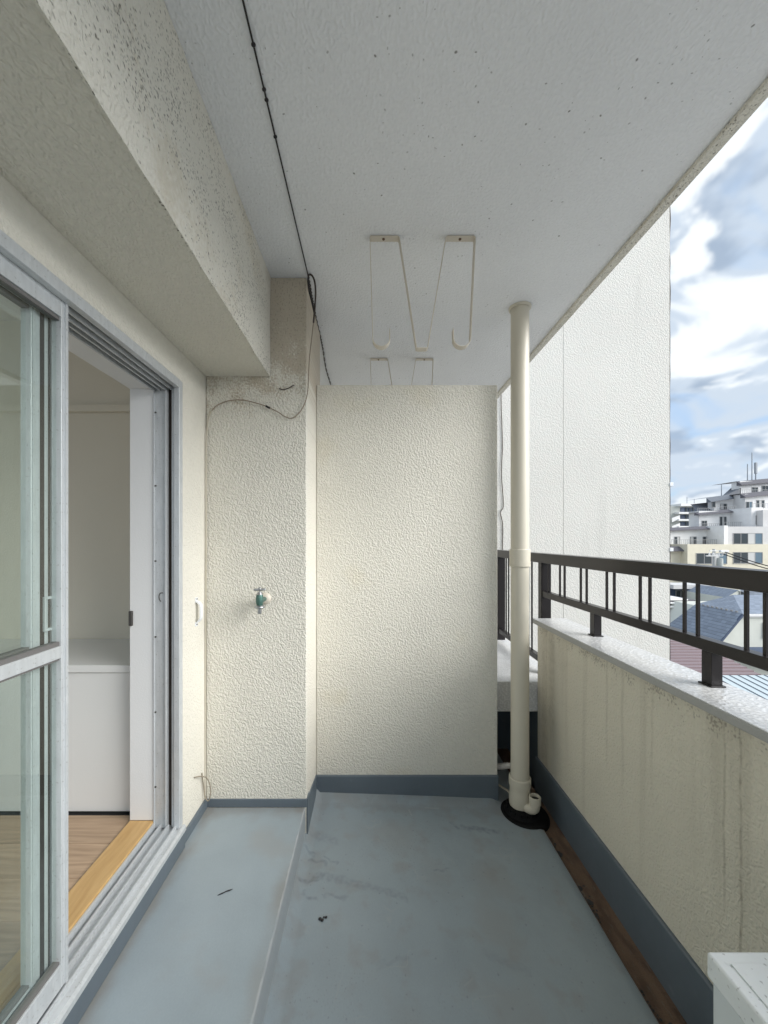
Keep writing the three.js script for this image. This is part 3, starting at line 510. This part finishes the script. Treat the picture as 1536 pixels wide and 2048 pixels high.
// ------------------------------------------------------------------ tap, wall handle
{
  const X = -0.4975, Z = 1.742, t = thing('water_tap', 'small weathered green brass water tap on the pillar', 'tap', [X, 0.93, Z]);
  part(t, 'wall_flange', (() => { const g = new THREE.LatheGeometry([[0.001, 0.018], [0.017, 0.018], [0.026, 0.008], [0.028, 0]].map((q) => new THREE.Vector2(...q)), 28); g.rotateX(Math.PI / 2); g.translate(X, 0.985, -1.838); return g; })(), mt.hook);
  part(t, 'body', merge([lathe([[0.010, 0.965], [0.0135, 0.970], [0.0165, 0.985], [0.0165, 1.0], [0.0148, 1.012], [0.013, 1.016]], X, 0, Z, 24), (() => { const g = new THREE.CylinderGeometry(0.0105, 0.0105, 0.09, 18); g.rotateX(Math.PI / 2); g.translate(X, 0.985, -(Z + 0.05)); return g; })()]), mt.patina, 'green patina body');
  part(t, 'bonnet_nut', (() => { const g = new THREE.CylinderGeometry(0.010, 0.0155, 0.011, 6); g.translate(X, 1.0215, -Z); return g; })(), mt.chrome);
  part(t, 'stem', cyl(X, 1.026, 1.042, Z, 0.004), mt.chrome);
  part(t, 'handle', merge([new THREE.CapsuleGeometry(0.0052, 0.044, 4, 10).rotateZ(Math.PI / 2).rotateY(0.35).translate(X, 1.0385, -Z), ball(X, 1.041, Z, 0.0085)]), mt.chrome);
  part(t, 'collar_nut', lathe([[0.009, 0.955], [0.022, 0.957], [0.0235, 0.961], [0.021, 0.966], [0.012, 0.970]], X, 0, Z, 24), mt.chrome);
  part(t, 'spout', lathe([[0.0062, 0.931], [0.0088, 0.931], [0.0092, 0.934], [0.0085, 0.957]], X, 0, Z, 20), mt.chrome);
}
{
  const t = thing('bow_handle', 'small white bow handle screwed to the wall beside the door frame', 'handle', [-0.775, 0.94, 1.735]), Za = 1.728, Zb = 1.752;
  const out = [[-0.78, 0.876], [-0.777, 0.876], [-0.777, 0.889], [-0.768, 0.893], [-0.757, 0.907], [-0.755, 0.918], [-0.755, 0.962], [-0.757, 0.973], [-0.768, 0.985], [-0.777, 0.989], [-0.777, 1.004], [-0.78, 1.004], [-0.78, 0.985], [-0.772, 0.981], [-0.761, 0.970], [-0.7595, 0.960], [-0.7595, 0.920], [-0.761, 0.910], [-0.772, 0.897], [-0.78, 0.894]];
  part(t, 'grip', prism(out, Za, Zb), mt.plastic);
  for (const y of [0.883, 0.997]) part(t, 'screw', cylX(-0.7765, y, 1.74, 0.0035, 0.003), mt.screw);
}
// ------------------------------------------------------------------ outdoor unit standing in the gutter
{
  const x0 = 0.571, x1 = 0.866, y0 = -0.09, y1 = 0.56, Z0 = -0.14, Z1 = 0.665, t = thing('outdoor_unit', 'white painted metal box of an air conditioner outdoor unit against the parapet', 'air conditioner', [(x0 + x1) / 2, y0, (Z0 + Z1) / 2]);
  part(t, 'cabinet', box(x0 + 0.0045, x1 - 0.0045, y0, y1 - 0.03, Z0 + 0.0045, Z1 - 0.0045, 0.008), mt.acSide);
  part(t, 'top_cover', box(x0, x1, y1 - 0.042, y1, Z0, Z1, 0.005), mt.ac, 'scratched white top cover');
  part(t, 'top_panel', box(x0 + 0.022, x1 - 0.022, y1, y1 + 0.0022, Z0 + 0.022, Z1 - 0.022, 0.001), mt.ac);
  const gr = []; for (let k = 1; k <= 5; k++) { const g = new THREE.TorusGeometry(0.036 * k, 0.0018, 6, 40); g.rotateY(Math.PI / 2); g.translate(x0 - 0.004, 0.22, -0.26); gr.push(g); }
  for (let k = 0; k < 12; k++) { const a = k / 12 * Math.PI, g = new THREE.CylinderGeometry(0.0016, 0.0016, 0.40, 5); g.rotateX(a); g.translate(x0 - 0.002, 0.22, -0.26); gr.push(g); }
  part(t, 'fan_grille', merge(gr), mt.acSide);
  part(t, 'fan_opening', cylX(x0 + 0.0052, 0.22, 0.26, 0.195, 0.005, 40), mt.dark);
  for (const Z of [-0.04, 0.56]) part(t, 'foot', box(x0 - 0.015, x1 + 0.01, y0 - 0.022, y0, Z - 0.02, Z + 0.02, 0.003), mt.acSide);
  for (const Z of [-0.04, 0.56]) for (const x of [x0 + 0.015, x1 - 0.035]) part(t, 'rubber_block', box(x - 0.045, x + 0.045, -0.195, y0 - 0.022, Z - 0.05, Z + 0.05, 0.004), mt.black);
}
// ------------------------------------------------------------------ litter on the floor
{
  const r = rng(77), y = 0.0012;
  const leaf = (x, Z, L, w, a) => { const s = new THREE.Shape(); s.moveTo(-L, 0); s.quadraticCurveTo(-L * 0.3, w, L, w * 0.4); s.quadraticCurveTo(L * 0.2, -w * 0.8, -L, 0); const g = new THREE.ExtrudeGeometry(s, { depth: 0.0015, bevelEnabled: false, curveSegments: 8 }); g.rotateX(-Math.PI / 2); g.rotateY(a); g.translate(x, y, -Z); return g; };
  single('dried_leaf', merge([leaf(-0.530, 1.388, 0.015, 0.004, 0.5), leaf(-0.511, 1.399, 0.014, 0.005, 0.35)]), mt.wire, 'thin black dried leaf sliver on the raised floor strip', 'leaf');
  const cr = []; for (const [x, Z, s] of [[-0.19, 1.452, .006], [-0.181, 1.447, .006], [-0.176, 1.458, .0035], [-0.168, 1.458, .005]]) cr.push(ball(x, -0.150, Z, s, 1, 0.5, 1));
  single('dirt_crumb', merge(cr), mt.wire, 'cluster of small dark dirt crumbs on the lower floor', 'dirt');
  const g = []; for (let i = 0; i < 130; i++) { const c = [1.86, 1.62, 1.55, 1.22, 1.18, 0.98, 0.95, 0.9][Math.floor(r() * 8)] + (r() - 0.5) * 0.12, s = 0.002 + 0.006 * r() * r(); g.push(ball(0.872 + r() * r() * 0.04, -0.208 + s * 0.3, c, s, 0.8 + r(), 0.5, 0.8 + r())); }
  const o = single('gutter_litter', merge(g), mt.dark, 'dark leaf litter crumbs along the gutter', 'litter'); o.userData.kind = 'stuff';
}
// ------------------------------------------------------------------ the wing of the same building beyond the balcony
{
  const t = thing('building_wing', 'tall blank pale stucco wing wall of the apartment building beyond the railing', 'building', [2.2, -9.5, 7]);
  part(t, 'wall_panel', box(-1.2, 2.706, -9.5, 11, 5.5, 9.5, 0.004), mt.wing); part(t, 'wall_panel', box(2.7095, 4.215, -9.5, 11, 5.5, 9.5, 0.01), mt.wing);
  part(t, 'joint', box(2.70, 2.72, -9.5, 11, 5.506, 9.4), mt.creamSmooth);
  const w = single('wing_cable', tube([[1.835, 4.0, 5.49], [1.83, 3.2, 5.485], [1.85, 2.6, 5.49], [1.835, 2.2, 5.485], [1.855, 1.7, 5.488], [1.82, 1.66, 5.486], [1.85, 1.5, 5.488], [1.845, 0.9, 5.488]], 0.006, 80, 6), mt.wireBrown, 'thin dark cable down the wing wall beside the partition', 'cable');
  const pts = []; for (let i = 0; i <= 40; i++) pts.push([4.226 + 0.016 * n1(i * 0.55, 3), 6 - i * 0.2, 5.52]);
  const c = thing('corner_cable', 'thin grey wavy cable running down the outer corner of the wing wall', 'cable', [4.22, -2, 5.52]);
  part(c, 'strand', tube(pts, 0.0085, 200, 6), mt.screw); part(c, 'strand', tube(pts.map(([x, y, Z]) => [x + 0.02 - 0.5 * (x - 4.226), y, Z + 0.03]), 0.007, 120, 6), mt.plastic);
  for (const y of [2.02, 1.1]) part(c, 'bracket', box(4.21, 4.26, y, y + 0.05, 5.49, 5.56, 0.004), mt.plastic);
}
// ------------------------------------------------------------------ neighbourhood
const nb = {  // white walls and roof bands paled in colour to stand in for haze
  white: M({ map: tileMap, color: lin(1.32, 1.36, 1.5) }), lilac: M({ map: tileMap, color: lin(0.98, 1.0, 1.1) }), tan: M({ map: tileMap, color: lin(1.12, 1.08, 0.96) }), grey: M({ map: tileMap, color: lin(0.78, 0.84, 0.88) }), house: M({ map: tileMap, color: lin(1.0, 1.06, 1.08) }),
  roof: M({ color: lin(0.11, 0.105, 0.12), roughness: 0.6 }), roofGrey: M({ color: lin(0.15, 0.165, 0.19), roughness: 0.55 }), slate: M({ map: slateMap, color: lin(1.15, 1.15, 1.12), roughness: 0.55 }),
  red: M({ color: lin(0.25, 0.19, 0.20), roughness: 0.5 }), blue: M({ color: lin(0.50, 0.57, 0.60), roughness: 0.45 }), brown: M({ color: lin(0.14, 0.10, 0.095), roughness: 0.7 }), navy: M({ color: lin(0.06, 0.085, 0.14), roughness: 0.5 }),
  pane: M({ color: lin(0.05, 0.062, 0.07), roughness: 0.08 }), paneBlue: M({ color: lin(0.13, 0.19, 0.24), roughness: 0.1 }), curtain: M({ color: lin(0.55, 0.55, 0.54), roughness: 0.9 }), frame: M({ color: lin(0.30, 0.30, 0.30), roughness: 0.5, metalness: 0.3 }), rail: M({ color: lin(0.35, 0.35, 0.35), roughness: 0.6 }), mast: M({ color: lin(0.30, 0.33, 0.36), roughness: 0.6 }), concrete: M({ color: lin(0.50, 0.50, 0.48), roughness: 0.9 }),
};
const span = (l, r, tp, bt, Z, d) => { const [x0, y0] = at(l, bt, Z), [x1, y1] = at(r, tp, Z); return [x0, x1, y0, y1, Z, Z + d]; };
function win(t, l, r, tp, bt, Z, { blue = false, panes = 2, cur = 0 } = {}) {
  const [x0, x1, y0, y1] = span(l, r, tp, bt, Z, 0), f = part(t, 'window', merge([box(x0 - 0.06, x1 + 0.06, y1, y1 + 0.06, Z - 0.06, Z + 0.03), box(x0 - 0.06, x1 + 0.06, y0 - 0.08, y0, Z - 0.1, Z + 0.03), box(x0 - 0.06, x0, y0, y1, Z - 0.06, Z + 0.03), box(x1, x1 + 0.06, y0, y1, Z - 0.06, Z + 0.03), ...[...Array(panes - 1).keys()].map((k) => { const x = x0 + (x1 - x0) * (k + 1) / panes; return box(x - 0.035, x + 0.035, y0, y1, Z - 0.05, Z + 0.03); })]), nb.frame);
  for (let k = 0; k < panes; k++) { const a = x0 + (x1 - x0) * k / panes + 0.04, b = x0 + (x1 - x0) * (k + 1) / panes - 0.04; part(f, 'pane', box(a, b, y0, y1, Z - 0.03, Z - 0.005), (cur >> k) & 1 ? nb.curtain : blue && k >= panes / 2 ? nb.paneBlue : nb.pane); }
}
function fence(t, l, r, tp, bt, Z) { const [x0, x1, y0, y1] = span(l, r, tp, bt, Z, 0), g = [box(x0, x1, y1 - 0.05, y1, Z, Z + 0.05)]; for (let x = x0; x < x1; x += 0.3) g.push(box(x, x + 0.03, y0, y1 - 0.05, Z + 0.01, Z + 0.04)); part(t, 'balcony_rail', merge(g), nb.rail); }
function band(t, l, r, yl, yr, h, Z, d, m) { // sloping roof band: from (l, yl) to (r, yr), h tall, projecting towards the eye
  const a = at(l, yl, Z), b = at(r, yr, Z), hh = h / FOCAL * Z; const q = (p, dy, dz) => [p[0], p[1] + dy, p[2] + dz];
  part(t, 'roof_band', quads([[q(a, 0, 0), q(b, 0, 0), q(b, hh, 0.9), q(a, hh, 0.9)], [q(a, hh, 0.9), q(b, hh, 0.9), q(b, hh, d), q(a, hh, d)], [q(a, -0.12, 0), q(b, -0.12, 0), q(b, 0, 0), q(a, 0, 0)], [q(a, -0.12, 0), q(a, 0, 0), q(a, hh, 0.9), q(a, -0.12, 0.9)], [q(b, -0.12, 0), q(b, 0, 0), q(b, hh, 0.9), q(b, -0.12, 0.9)]]), m);
}
{
  const Z = 56, t = thing('terraced_apartment_building', 'white and tan terraced apartment building stepping back under dark roof bands', 'building', [50, -9.5, Z]);
  const wall = (l, r, tp, bt, z, d, m) => part(t, 'wall', box(...span(l, r, tp, bt, z, d)), m);
  // ground storeys, tan
  wall(1375, 1640, 1088.6, 1220, Z, 14, nb.tan); wall(1300, 1376, 1100, 1220, Z + 1.2, 12, nb.tan); band(t, 1300, 1375, 1101, 1101, 8, Z + 0.6, 4, nb.roof);
  win(t, 1393, 1453, 1107, 1127, Z, { panes: 4, cur: 4, blue: true }); win(t, 1467, 1524, 1105, 1126, Z, { panes: 4, cur: 4, blue: true }); win(t, 1369, 1374, 1110, 1125, Z + 1.2, { panes: 1 }); win(t, 1545, 1600, 1105, 1126, Z, { panes: 4, cur: 2, blue: true });
  win(t, 1393, 1453, 1150, 1170, Z, { panes: 4, cur: 2 }); win(t, 1467, 1524, 1150, 1170, Z, { panes: 4, cur: 8 });
  // second storey
  wall(1455, 1640, 1053, 1088.7, Z + 0.5, 6, nb.lilac); wall(1300, 1449, 1057, 1092, Z + 3.2, 4, nb.white); wall(1448, 1456, 1051, 1088.7, Z + 0.3, 6, nb.white); band(t, 1300, 1447, 1062, 1056, 5, Z + 2.6, 5, nb.roof);
  win(t, 1467, 1524, 1067, 1087.5, Z + 0.5, { panes: 4, cur: 4, blue: true }); win(t, 1545, 1600, 1067, 1087.5, Z + 0.5, { panes: 4, blue: true });
  for (const [a, b, c] of [[1349, 1359, 2], [1381, 1392, 1], [1406, 1417, 2], [1442, 1447.5, 0]]) win(t, a, b, 1074, 1088, Z + 3.2, { panes: b - a > 8 ? 2 : 1, cur: c });
  fence(t, 1343, 1442, 1079, 1088.6, Z + 1.4);
  // third storey
  wall(1398, 1503, 1022, 1056, Z + 6, 2, nb.white); band(t, 1398, 1502, 1029, 1020, 5, Z + 5.4, 5, nb.roof); wall(1503, 1526, 1015, 1053, Z + 2.5, 4, nb.white); wall(1526, 1640, 1020, 1053.5, Z + 1.5, 6, nb.lilac);
  win(t, 1440, 1452, 1034, 1052, Z + 6, { panes: 3, cur: 2 }); win(t, 1465, 1481, 1032, 1052, Z + 6, { panes: 3, cur: 2 }); win(t, 1404, 1413, 1042, 1052, Z + 6, { panes: 2 }); fence(t, 1449, 1503, 1044, 1053, Z + 4); fence(t, 1400, 1440, 1047, 1056, Z + 4.2); win(t, 1512, 1517, 1032, 1048, Z + 2.5, { panes: 1 });
  // fourth storey
  wall(1428, 1492, 997, 1026, Z + 9, 1.2, nb.white); band(t, 1422, 1468, 1003, 996, 8, Z + 8.4, 6, nb.roofGrey); wall(1490, 1640, 988, 1021, Z + 7, 2, nb.white); band(t, 1491, 1640, 994, 978, 8, Z + 6.4, 6, nb.roof);
  win(t, 1492, 1504, 1004, 1016, Z + 7, { panes: 2, blue: true }); win(t, 1513, 1528, 1001, 1015, Z + 7, { panes: 3, cur: 2 }); win(t, 1441, 1453, 1008, 1018, Z + 9, { panes: 2, cur: 1 }); fence(t, 1436, 1472, 1013, 1024, Z + 7.4); fence(t, 1504, 1600, 1007, 1017, Z + 5); fence(t, 1395, 1428, 1016, 1024, Z + 8);
  // top storey
  wall(1480, 1640, 962, 992, Z + 11, 1.6, nb.white); band(t, 1483, 1640, 969, 955, 8, Z + 10.4, 6, nb.roof); win(t, 1504, 1515, 975, 986, Z + 11, { panes: 2 }); win(t, 1524, 1545, 972, 984, Z + 11, { panes: 3 }); fence(t, 1478, 1540, 979, 990, Z + 8.6);
  const a = at(1440, 996, Z + 11), b = at(1482, 976, Z + 11), c = at(1462, 976, Z + 14); part(t, 'sloped_roof', quads([[a, [b[0], a[1], a[2]], b, c], [a, c, [c[0], a[1], c[2]]]]), nb.roofGrey);
  const d = at(1396, 1024, Z + 9), e = at(1432, 1003, Z + 12); part(t, 'sloped_roof', quads([[d, [e[0], d[1], d[2]], e, [d[0] + 1.2, e[1] - .5, e[2]]]]), nb.roofGrey); win(t, 1424, 1430, 1003, 1014, Z + 8.9, { panes: 1 });
}
for (const [h, v0, v1, r, label] of [[1495, 928, 962, 0.09, 'slim short antenna mast on the terraced building roof'], [1504, 905, 962, 0.09, 'tallest slim antenna mast on the terraced building roof'], [1511.5, 946, 962, 0.12, 'antenna mast with a thick panel on the terraced building roof'], [1443, 968, 998, 0.08, 'lone antenna mast above the sloped grey roof']]) {
  const Z = 68, p = at(h, v0, Z), q = at(h, v1, Z), t = thing('antenna_mast', label, 'antenna', [p[0], q[1] - 1.5, Z], 'roof antennas'); part(t, 'pole', cyl(p[0], q[1] - 1.5, p[1], Z, r, r * 0.7, 8), nb.mast);
  if (h === 1511.5) { const u = at(h, 925, Z), l = at(h, 944, Z); part(t, 'antenna_panel', box(p[0] - 0.18, p[0] + 0.18, l[1] - .3, u[1], Z - 0.15, Z + 0.15, 0.05), nb.mast); }
}
{
  const Z = 95, t = thing('distant_apartment_block', 'blue grey apartment block with open galleries beyond the terraced building', 'building', [75, -9.5, Z]);
  part(t, 'wall', box(...span(1300, 1408, 1012, 1200, Z, 12)), nb.grey); part(t, 'roof_slab', box(...span(1362, 1410, 1007, 1012, Z - 1, 10)), nb.white);
  for (const [tp, bt] of [[1024, 1027.5], [1038, 1041.5], [1052, 1055]]) part(t, 'gallery', box(...span(1358, 1408, tp, bt, Z - 1.4, 1.4)), nb.white);
  for (const [tp, bt] of [[1015, 1024], [1029.5, 1038], [1043.5, 1052]]) { part(t, 'gallery_wall', box(...span(1361, 1406, tp, bt, Z - 0.1, 0.1)), nb.navy); for (const l of [1371, 1378, 1385, 1393]) part(t, 'window', box(...span(l, l + 4, tp, bt, Z - 0.2, 0.1)), nb.pane); }
  for (const [a, b] of [[1030, 1036], [1046, 1052]]) { const p = at(1344, b, Z - 1), q = at(1360, a, Z - 1); part(t, 'stair_flight', quads([[p, [p[0], p[1] - 1, p[2]], [q[0], q[1] - 1, q[2]], q]]), nb.white); }
}
for (const [h, v0] of [[1374, 994], [1388.5, 998]]) { const Z = 97, p = at(h, v0, Z), q = at(h, 1010, Z); single('antenna_mast', cyl(p[0], q[1] - 0.5, p[1], Z, 0.08, 0.06, 8), nb.mast, v0 < 996 ? 'taller tiny antenna mast on the distant blue grey block' : 'shorter tiny antenna mast on the distant blue grey block', 'antenna', 'antennas on the distant block'); }
{ // slate-roofed house
  const t = thing('slate_roof_house', 'pale house with a blue slate mansard roof and dark verge', 'house', [24, -9.5, 24]);
  const FL = [20.98, -2.91, 22], BL = [20.98, -2.88, 25.2], AP = [22.75, -2.18, 24.5], RR = [31, -2.18, 24.5], FR = [31, -2.91, 22], LF = [19.64, -4.5, 22], LB = [19.64, -4.5, 26];
  part(t, 'wall', prism([[19.7, -4.5], [20.98, -2.97], [31, -2.97], [31, -9.5], [19.7, -9.5]], 22.12, 27), nb.house);
  part(t, 'upper_roof', quads([[FL, FR, RR, AP], [FL, AP, BL], [BL, AP, RR, [31, -2.9, 27]]]), nb.slate, 'low blue grey upper roof');
  part(t, 'lower_roof', quads([[LF, FL, BL, LB]]), nb.slate, 'blue slate lower roof slope');
  part(t, 'eave', merge([box(20.98, 31, -3.02, -2.915, 21.95, 22.12), box(20.95, 31, -3.10, -3.02, 22.0, 22.12)]), nb.white);
  part(t, 'verge', quads([[[19.60, -4.56, 21.96], [20.96, -2.93, 21.96], [21.02, -3.0, 21.96], [19.70, -4.6, 21.96]], [[19.60, -4.56, 21.96], [20.96, -2.93, 21.96], [20.96, -2.93, 22.1], [19.60, -4.56, 22.1]]]), nb.navy, 'dark verge trim');
  for (let k = 0; k < 9; k++) part(t, 'snow_guard', box(20.93, 20.99, -2.88, -2.80, 22.3 + k * 0.32, 22.42 + k * 0.32), nb.frame);
  win(t, 1529, 1565, 1247, 1272, 22.1, { panes: 2, blue: true });
  part(t, 'porch_roof', quads([[[20.9, -5.2, 20.7], [31, -5.2, 20.7], [31, -4.8, 22.1], [20.9, -4.8, 22.1]], [[20.9, -5.32, 20.7], [31, -5.32, 20.7], [31, -5.2, 20.7], [20.9, -5.2, 20.7]]]), nb.navy);
}
{
  const Z = 27, t = thing('flat_roof_house', 'grey house with white roof edges and a dark awning window', 'house', [20.5, -9.5, 29]), [x0, x1, , y1] = span(1320, 1400, 1213, 1260, Z, 0);
  part(t, 'wall', box(x0, x1, -9.5, y1, Z, Z + 6), nb.grey); for (const [v, d] of [[1211, 0.35], [1204, 0.2], [1198, 0.05]]) { const y = at(0, v, Z)[1]; part(t, 'roof_edge', box(x0 - 0.3, x1 + 0.3 - (1211 - v) * 0.09, y - 0.09, y, Z - d, Z + 5), nb.white); }
  part(t, 'roof', box(x0, x1 - 0.3, y1 + 0.02, at(0, 1197, Z)[1] - 0.1, Z + 0.05, Z + 4.9), nb.roof);
  win(t, 1346.5, 1356, 1238, 1263, Z, { panes: 1, cur: 0 }); part(t, 'awning', box(...span(1343, 1359, 1228, 1234, Z - 0.5, 0.49)), nb.white);
  part(t, 'corner_post', box(...span(1380, 1387, 1233, 1280, Z - 0.15, 0.14)), nb.white);
}
{
  const Z = 36, t = thing('balcony_house', 'dark house with a glazed balcony under a pale canopy', 'house', [30, -9.5, 38]);
  part(t, 'wall', box(...span(1300, 1404, 1178, 1300, Z, 6)), nb.navy); part(t, 'canopy', box(...span(1347, 1420, 1170, 1178, Z - 1.2, 2)), nb.lilac); win(t, 1352, 1398, 1182, 1196, Z, { panes: 5, cur: 16, blue: true });
  part(t, 'post', box(...span(1415, 1417, 1178, 1200, Z - 1.1, 0.1)), nb.navy);
}
{
  const Z = 38, t = thing('brown_roof_house', 'low house with a plain brown roof behind the utility pole', 'house', [33.5, -9.5, 42]), [x0, x1, y0, y1] = span(1396, 1454, 1178, 1192, Z, 0);
  part(t, 'roof', quads([[[x0, y0, Z], [x1, y0, Z], [x1, y1, Z + 4], [x0, y1 - 0.6, Z + 4]], [[x0, y0, Z + 8], [x1, y0, Z + 8], [x1, y1, Z + 4], [x0, y1 - 0.6, Z + 4]]]), nb.brown); part(t, 'wall', box(x0, x1 - 0.1, -9.5, y0 - 0.02, Z + 0.2, Z + 7.8), nb.white);
}
{
  const Z = 31, t = thing('grey_gable_house', 'blue grey roofed house with a small gable window', 'house', [32, -9.5, 33]), p = at(1452, 1195, Z), q = at(1478, 1180, Z), r = at(1500, 1192, Z);
  part(t, 'roof', quads([[p, [p[0], p[1], Z + 4], [q[0], q[1], Z + 4], q], [q, [q[0] + 12, q[1], Z + 4], [r[0] + 12, r[1], Z], r]]), nb.slate); part(t, 'wall', prism([[p[0], p[1]], [q[0], q[1] - 0.02], [r[0], r[1]], [r[0] + 12, r[1]], [r[0] + 12, -9.5], [p[0], -9.5]], Z + 0.1, Z + 3.9), nb.house); win(t, 1480, 1487, 1184, 1190, Z + 0.1, { panes: 1 });
}
function ribbed(name, label, x0, x1, Z0, Z1, yNear, yFar, alongX, step, m, wallM) { // metal roof falling towards the balcony, each standing seam a part
  const t = thing(name, label, 'house', [(x0 + x1) / 2, -9.5, (Z0 + Z1) / 2]), y = (Z) => yNear + (yFar - yNear) * (Z - Z0) / (Z1 - Z0);
  part(t, 'roof_sheet', quads([[[x0, yNear, Z0], [x1, yNear, Z0], [x1, yFar, Z1], [x0, yFar, Z1]], [[x0, yNear - 0.14, Z0], [x1, yNear - 0.14, Z0], [x1, yNear, Z0], [x0, yNear, Z0]], [[x1, yNear - 0.14, Z0], [x1, yFar - 0.14, Z1], [x1, yFar, Z1], [x1, yNear, Z0]]]), m);
  if (alongX) for (let Z = Z0; Z < Z1; Z += step) part(t, 'roof_course', prismX(x0, x1, [[Z - 0.02, y(Z) + 0.052], [Z - 0.02, y(Z) - 0.01], [Z + step, y(Z + step) - 0.01], [Z + step, y(Z + step) + 0.004]]), m);
  else for (let x = x0; x < x1; x += step) part(t, 'seam', quads([[[x, yNear + 0.02, Z0], [x + 0.026, yNear + 0.02, Z0], [x + 0.026, yFar + 0.02, Z1], [x, yFar + 0.02, Z1]], [[x, yNear, Z0], [x, yNear + 0.02, Z0], [x, yFar + 0.02, Z1], [x, yFar, Z1]], [[x + 0.026, yNear, Z0], [x + 0.026, yNear + 0.02, Z0], [x + 0.026, yFar + 0.02, Z1], [x + 0.026, yFar, Z1]]]), nb.roofGrey);
  part(t, 'wall', box(x0 + 0.2, x1 - 0.2, -9.5, Math.min(yNear, yFar) - 0.15, Z0 + 0.3, Z1 - 0.1), wallM);
}
function prismX(x0, x1, pts) { const f = pts.map(([Z, y]) => [x0, y, Z]), b = pts.map(([Z, y]) => [x1, y, Z]), n = pts.length, q = [f, b]; for (let i = 0; i < n; i++) q.push([f[i], f[(i + 1) % n], b[(i + 1) % n], b[i]]); return quads(q); }
ribbed('red_roof_house', 'house with a dull red metal roof in horizontal courses just below the railing', 7.5, 14.1, 13.6, 18.4, -3.72, -2.95, true, 0.26, nb.red, nb.tan);
ribbed('blue_roof_house', 'house with a pale blue ribbed metal roof', 11.6, 22, 10.2, 13.3, -3.75, -3.35, false, 0.3, nb.blue, nb.grey);
{
  const Z = 40, [x, y] = at(1428, 1098, Z), t = thing('utility_pole', 'concrete utility pole with pale crossarms and hardware before the tan storey', 'utility pole', [x, -9.5, Z]);
  part(t, 'pole', cyl(x, -9.5, y, Z, 0.2, 0.13, 14), nb.concrete);
  for (const [v, l, r] of [[1101, 1420, 1451], [1111, 1413, 1446]]) part(t, 'crossarm', box(...span(l, r, v, v + 1.6, Z - 0.2, 0.12)), nb.white);
  for (const h of [1416, 1424, 1435, 1443]) part(t, 'insulator', lathe([[0.02, 0.3], [0.09, 0.25], [0.06, 0.18], [0.1, 0.1], [0.05, 0]], at(h, 0, Z)[0], at(0, 1111, Z)[1], Z - 0.15, 10), nb.white);
  part(t, 'transformer', lathe([[0.01, 1.0], [0.26, 0.95], [0.28, 0.1], [0.2, 0]], x + 0.5, y - 1.9, Z - 0.1, 16), nb.grey);
  part(t, 'switch_box', box(x + 0.4, x + 1.25, y - 0.35, y - 0.1, Z - 0.35, Z - 0.1, 0.05), nb.white);
  for (const [va, vb] of [[1103, 1127], [1108, 1134]]) { const a = at(1446, va, Z - 0.2), b = at(1640, vb + 22, Z - 6); single('power_line', tube([a, [(a[0] + b[0]) / 2, (a[1] + b[1]) / 2 - 0.35, (a[2] + b[2]) / 2], b], 0.045, 40, 6), mt.wire, va < 1105 ? 'upper dark power line leaving the utility pole' : 'lower dark power line leaving the utility pole', 'power line', 'power lines'); }
}
renderer.render(scene, camera);
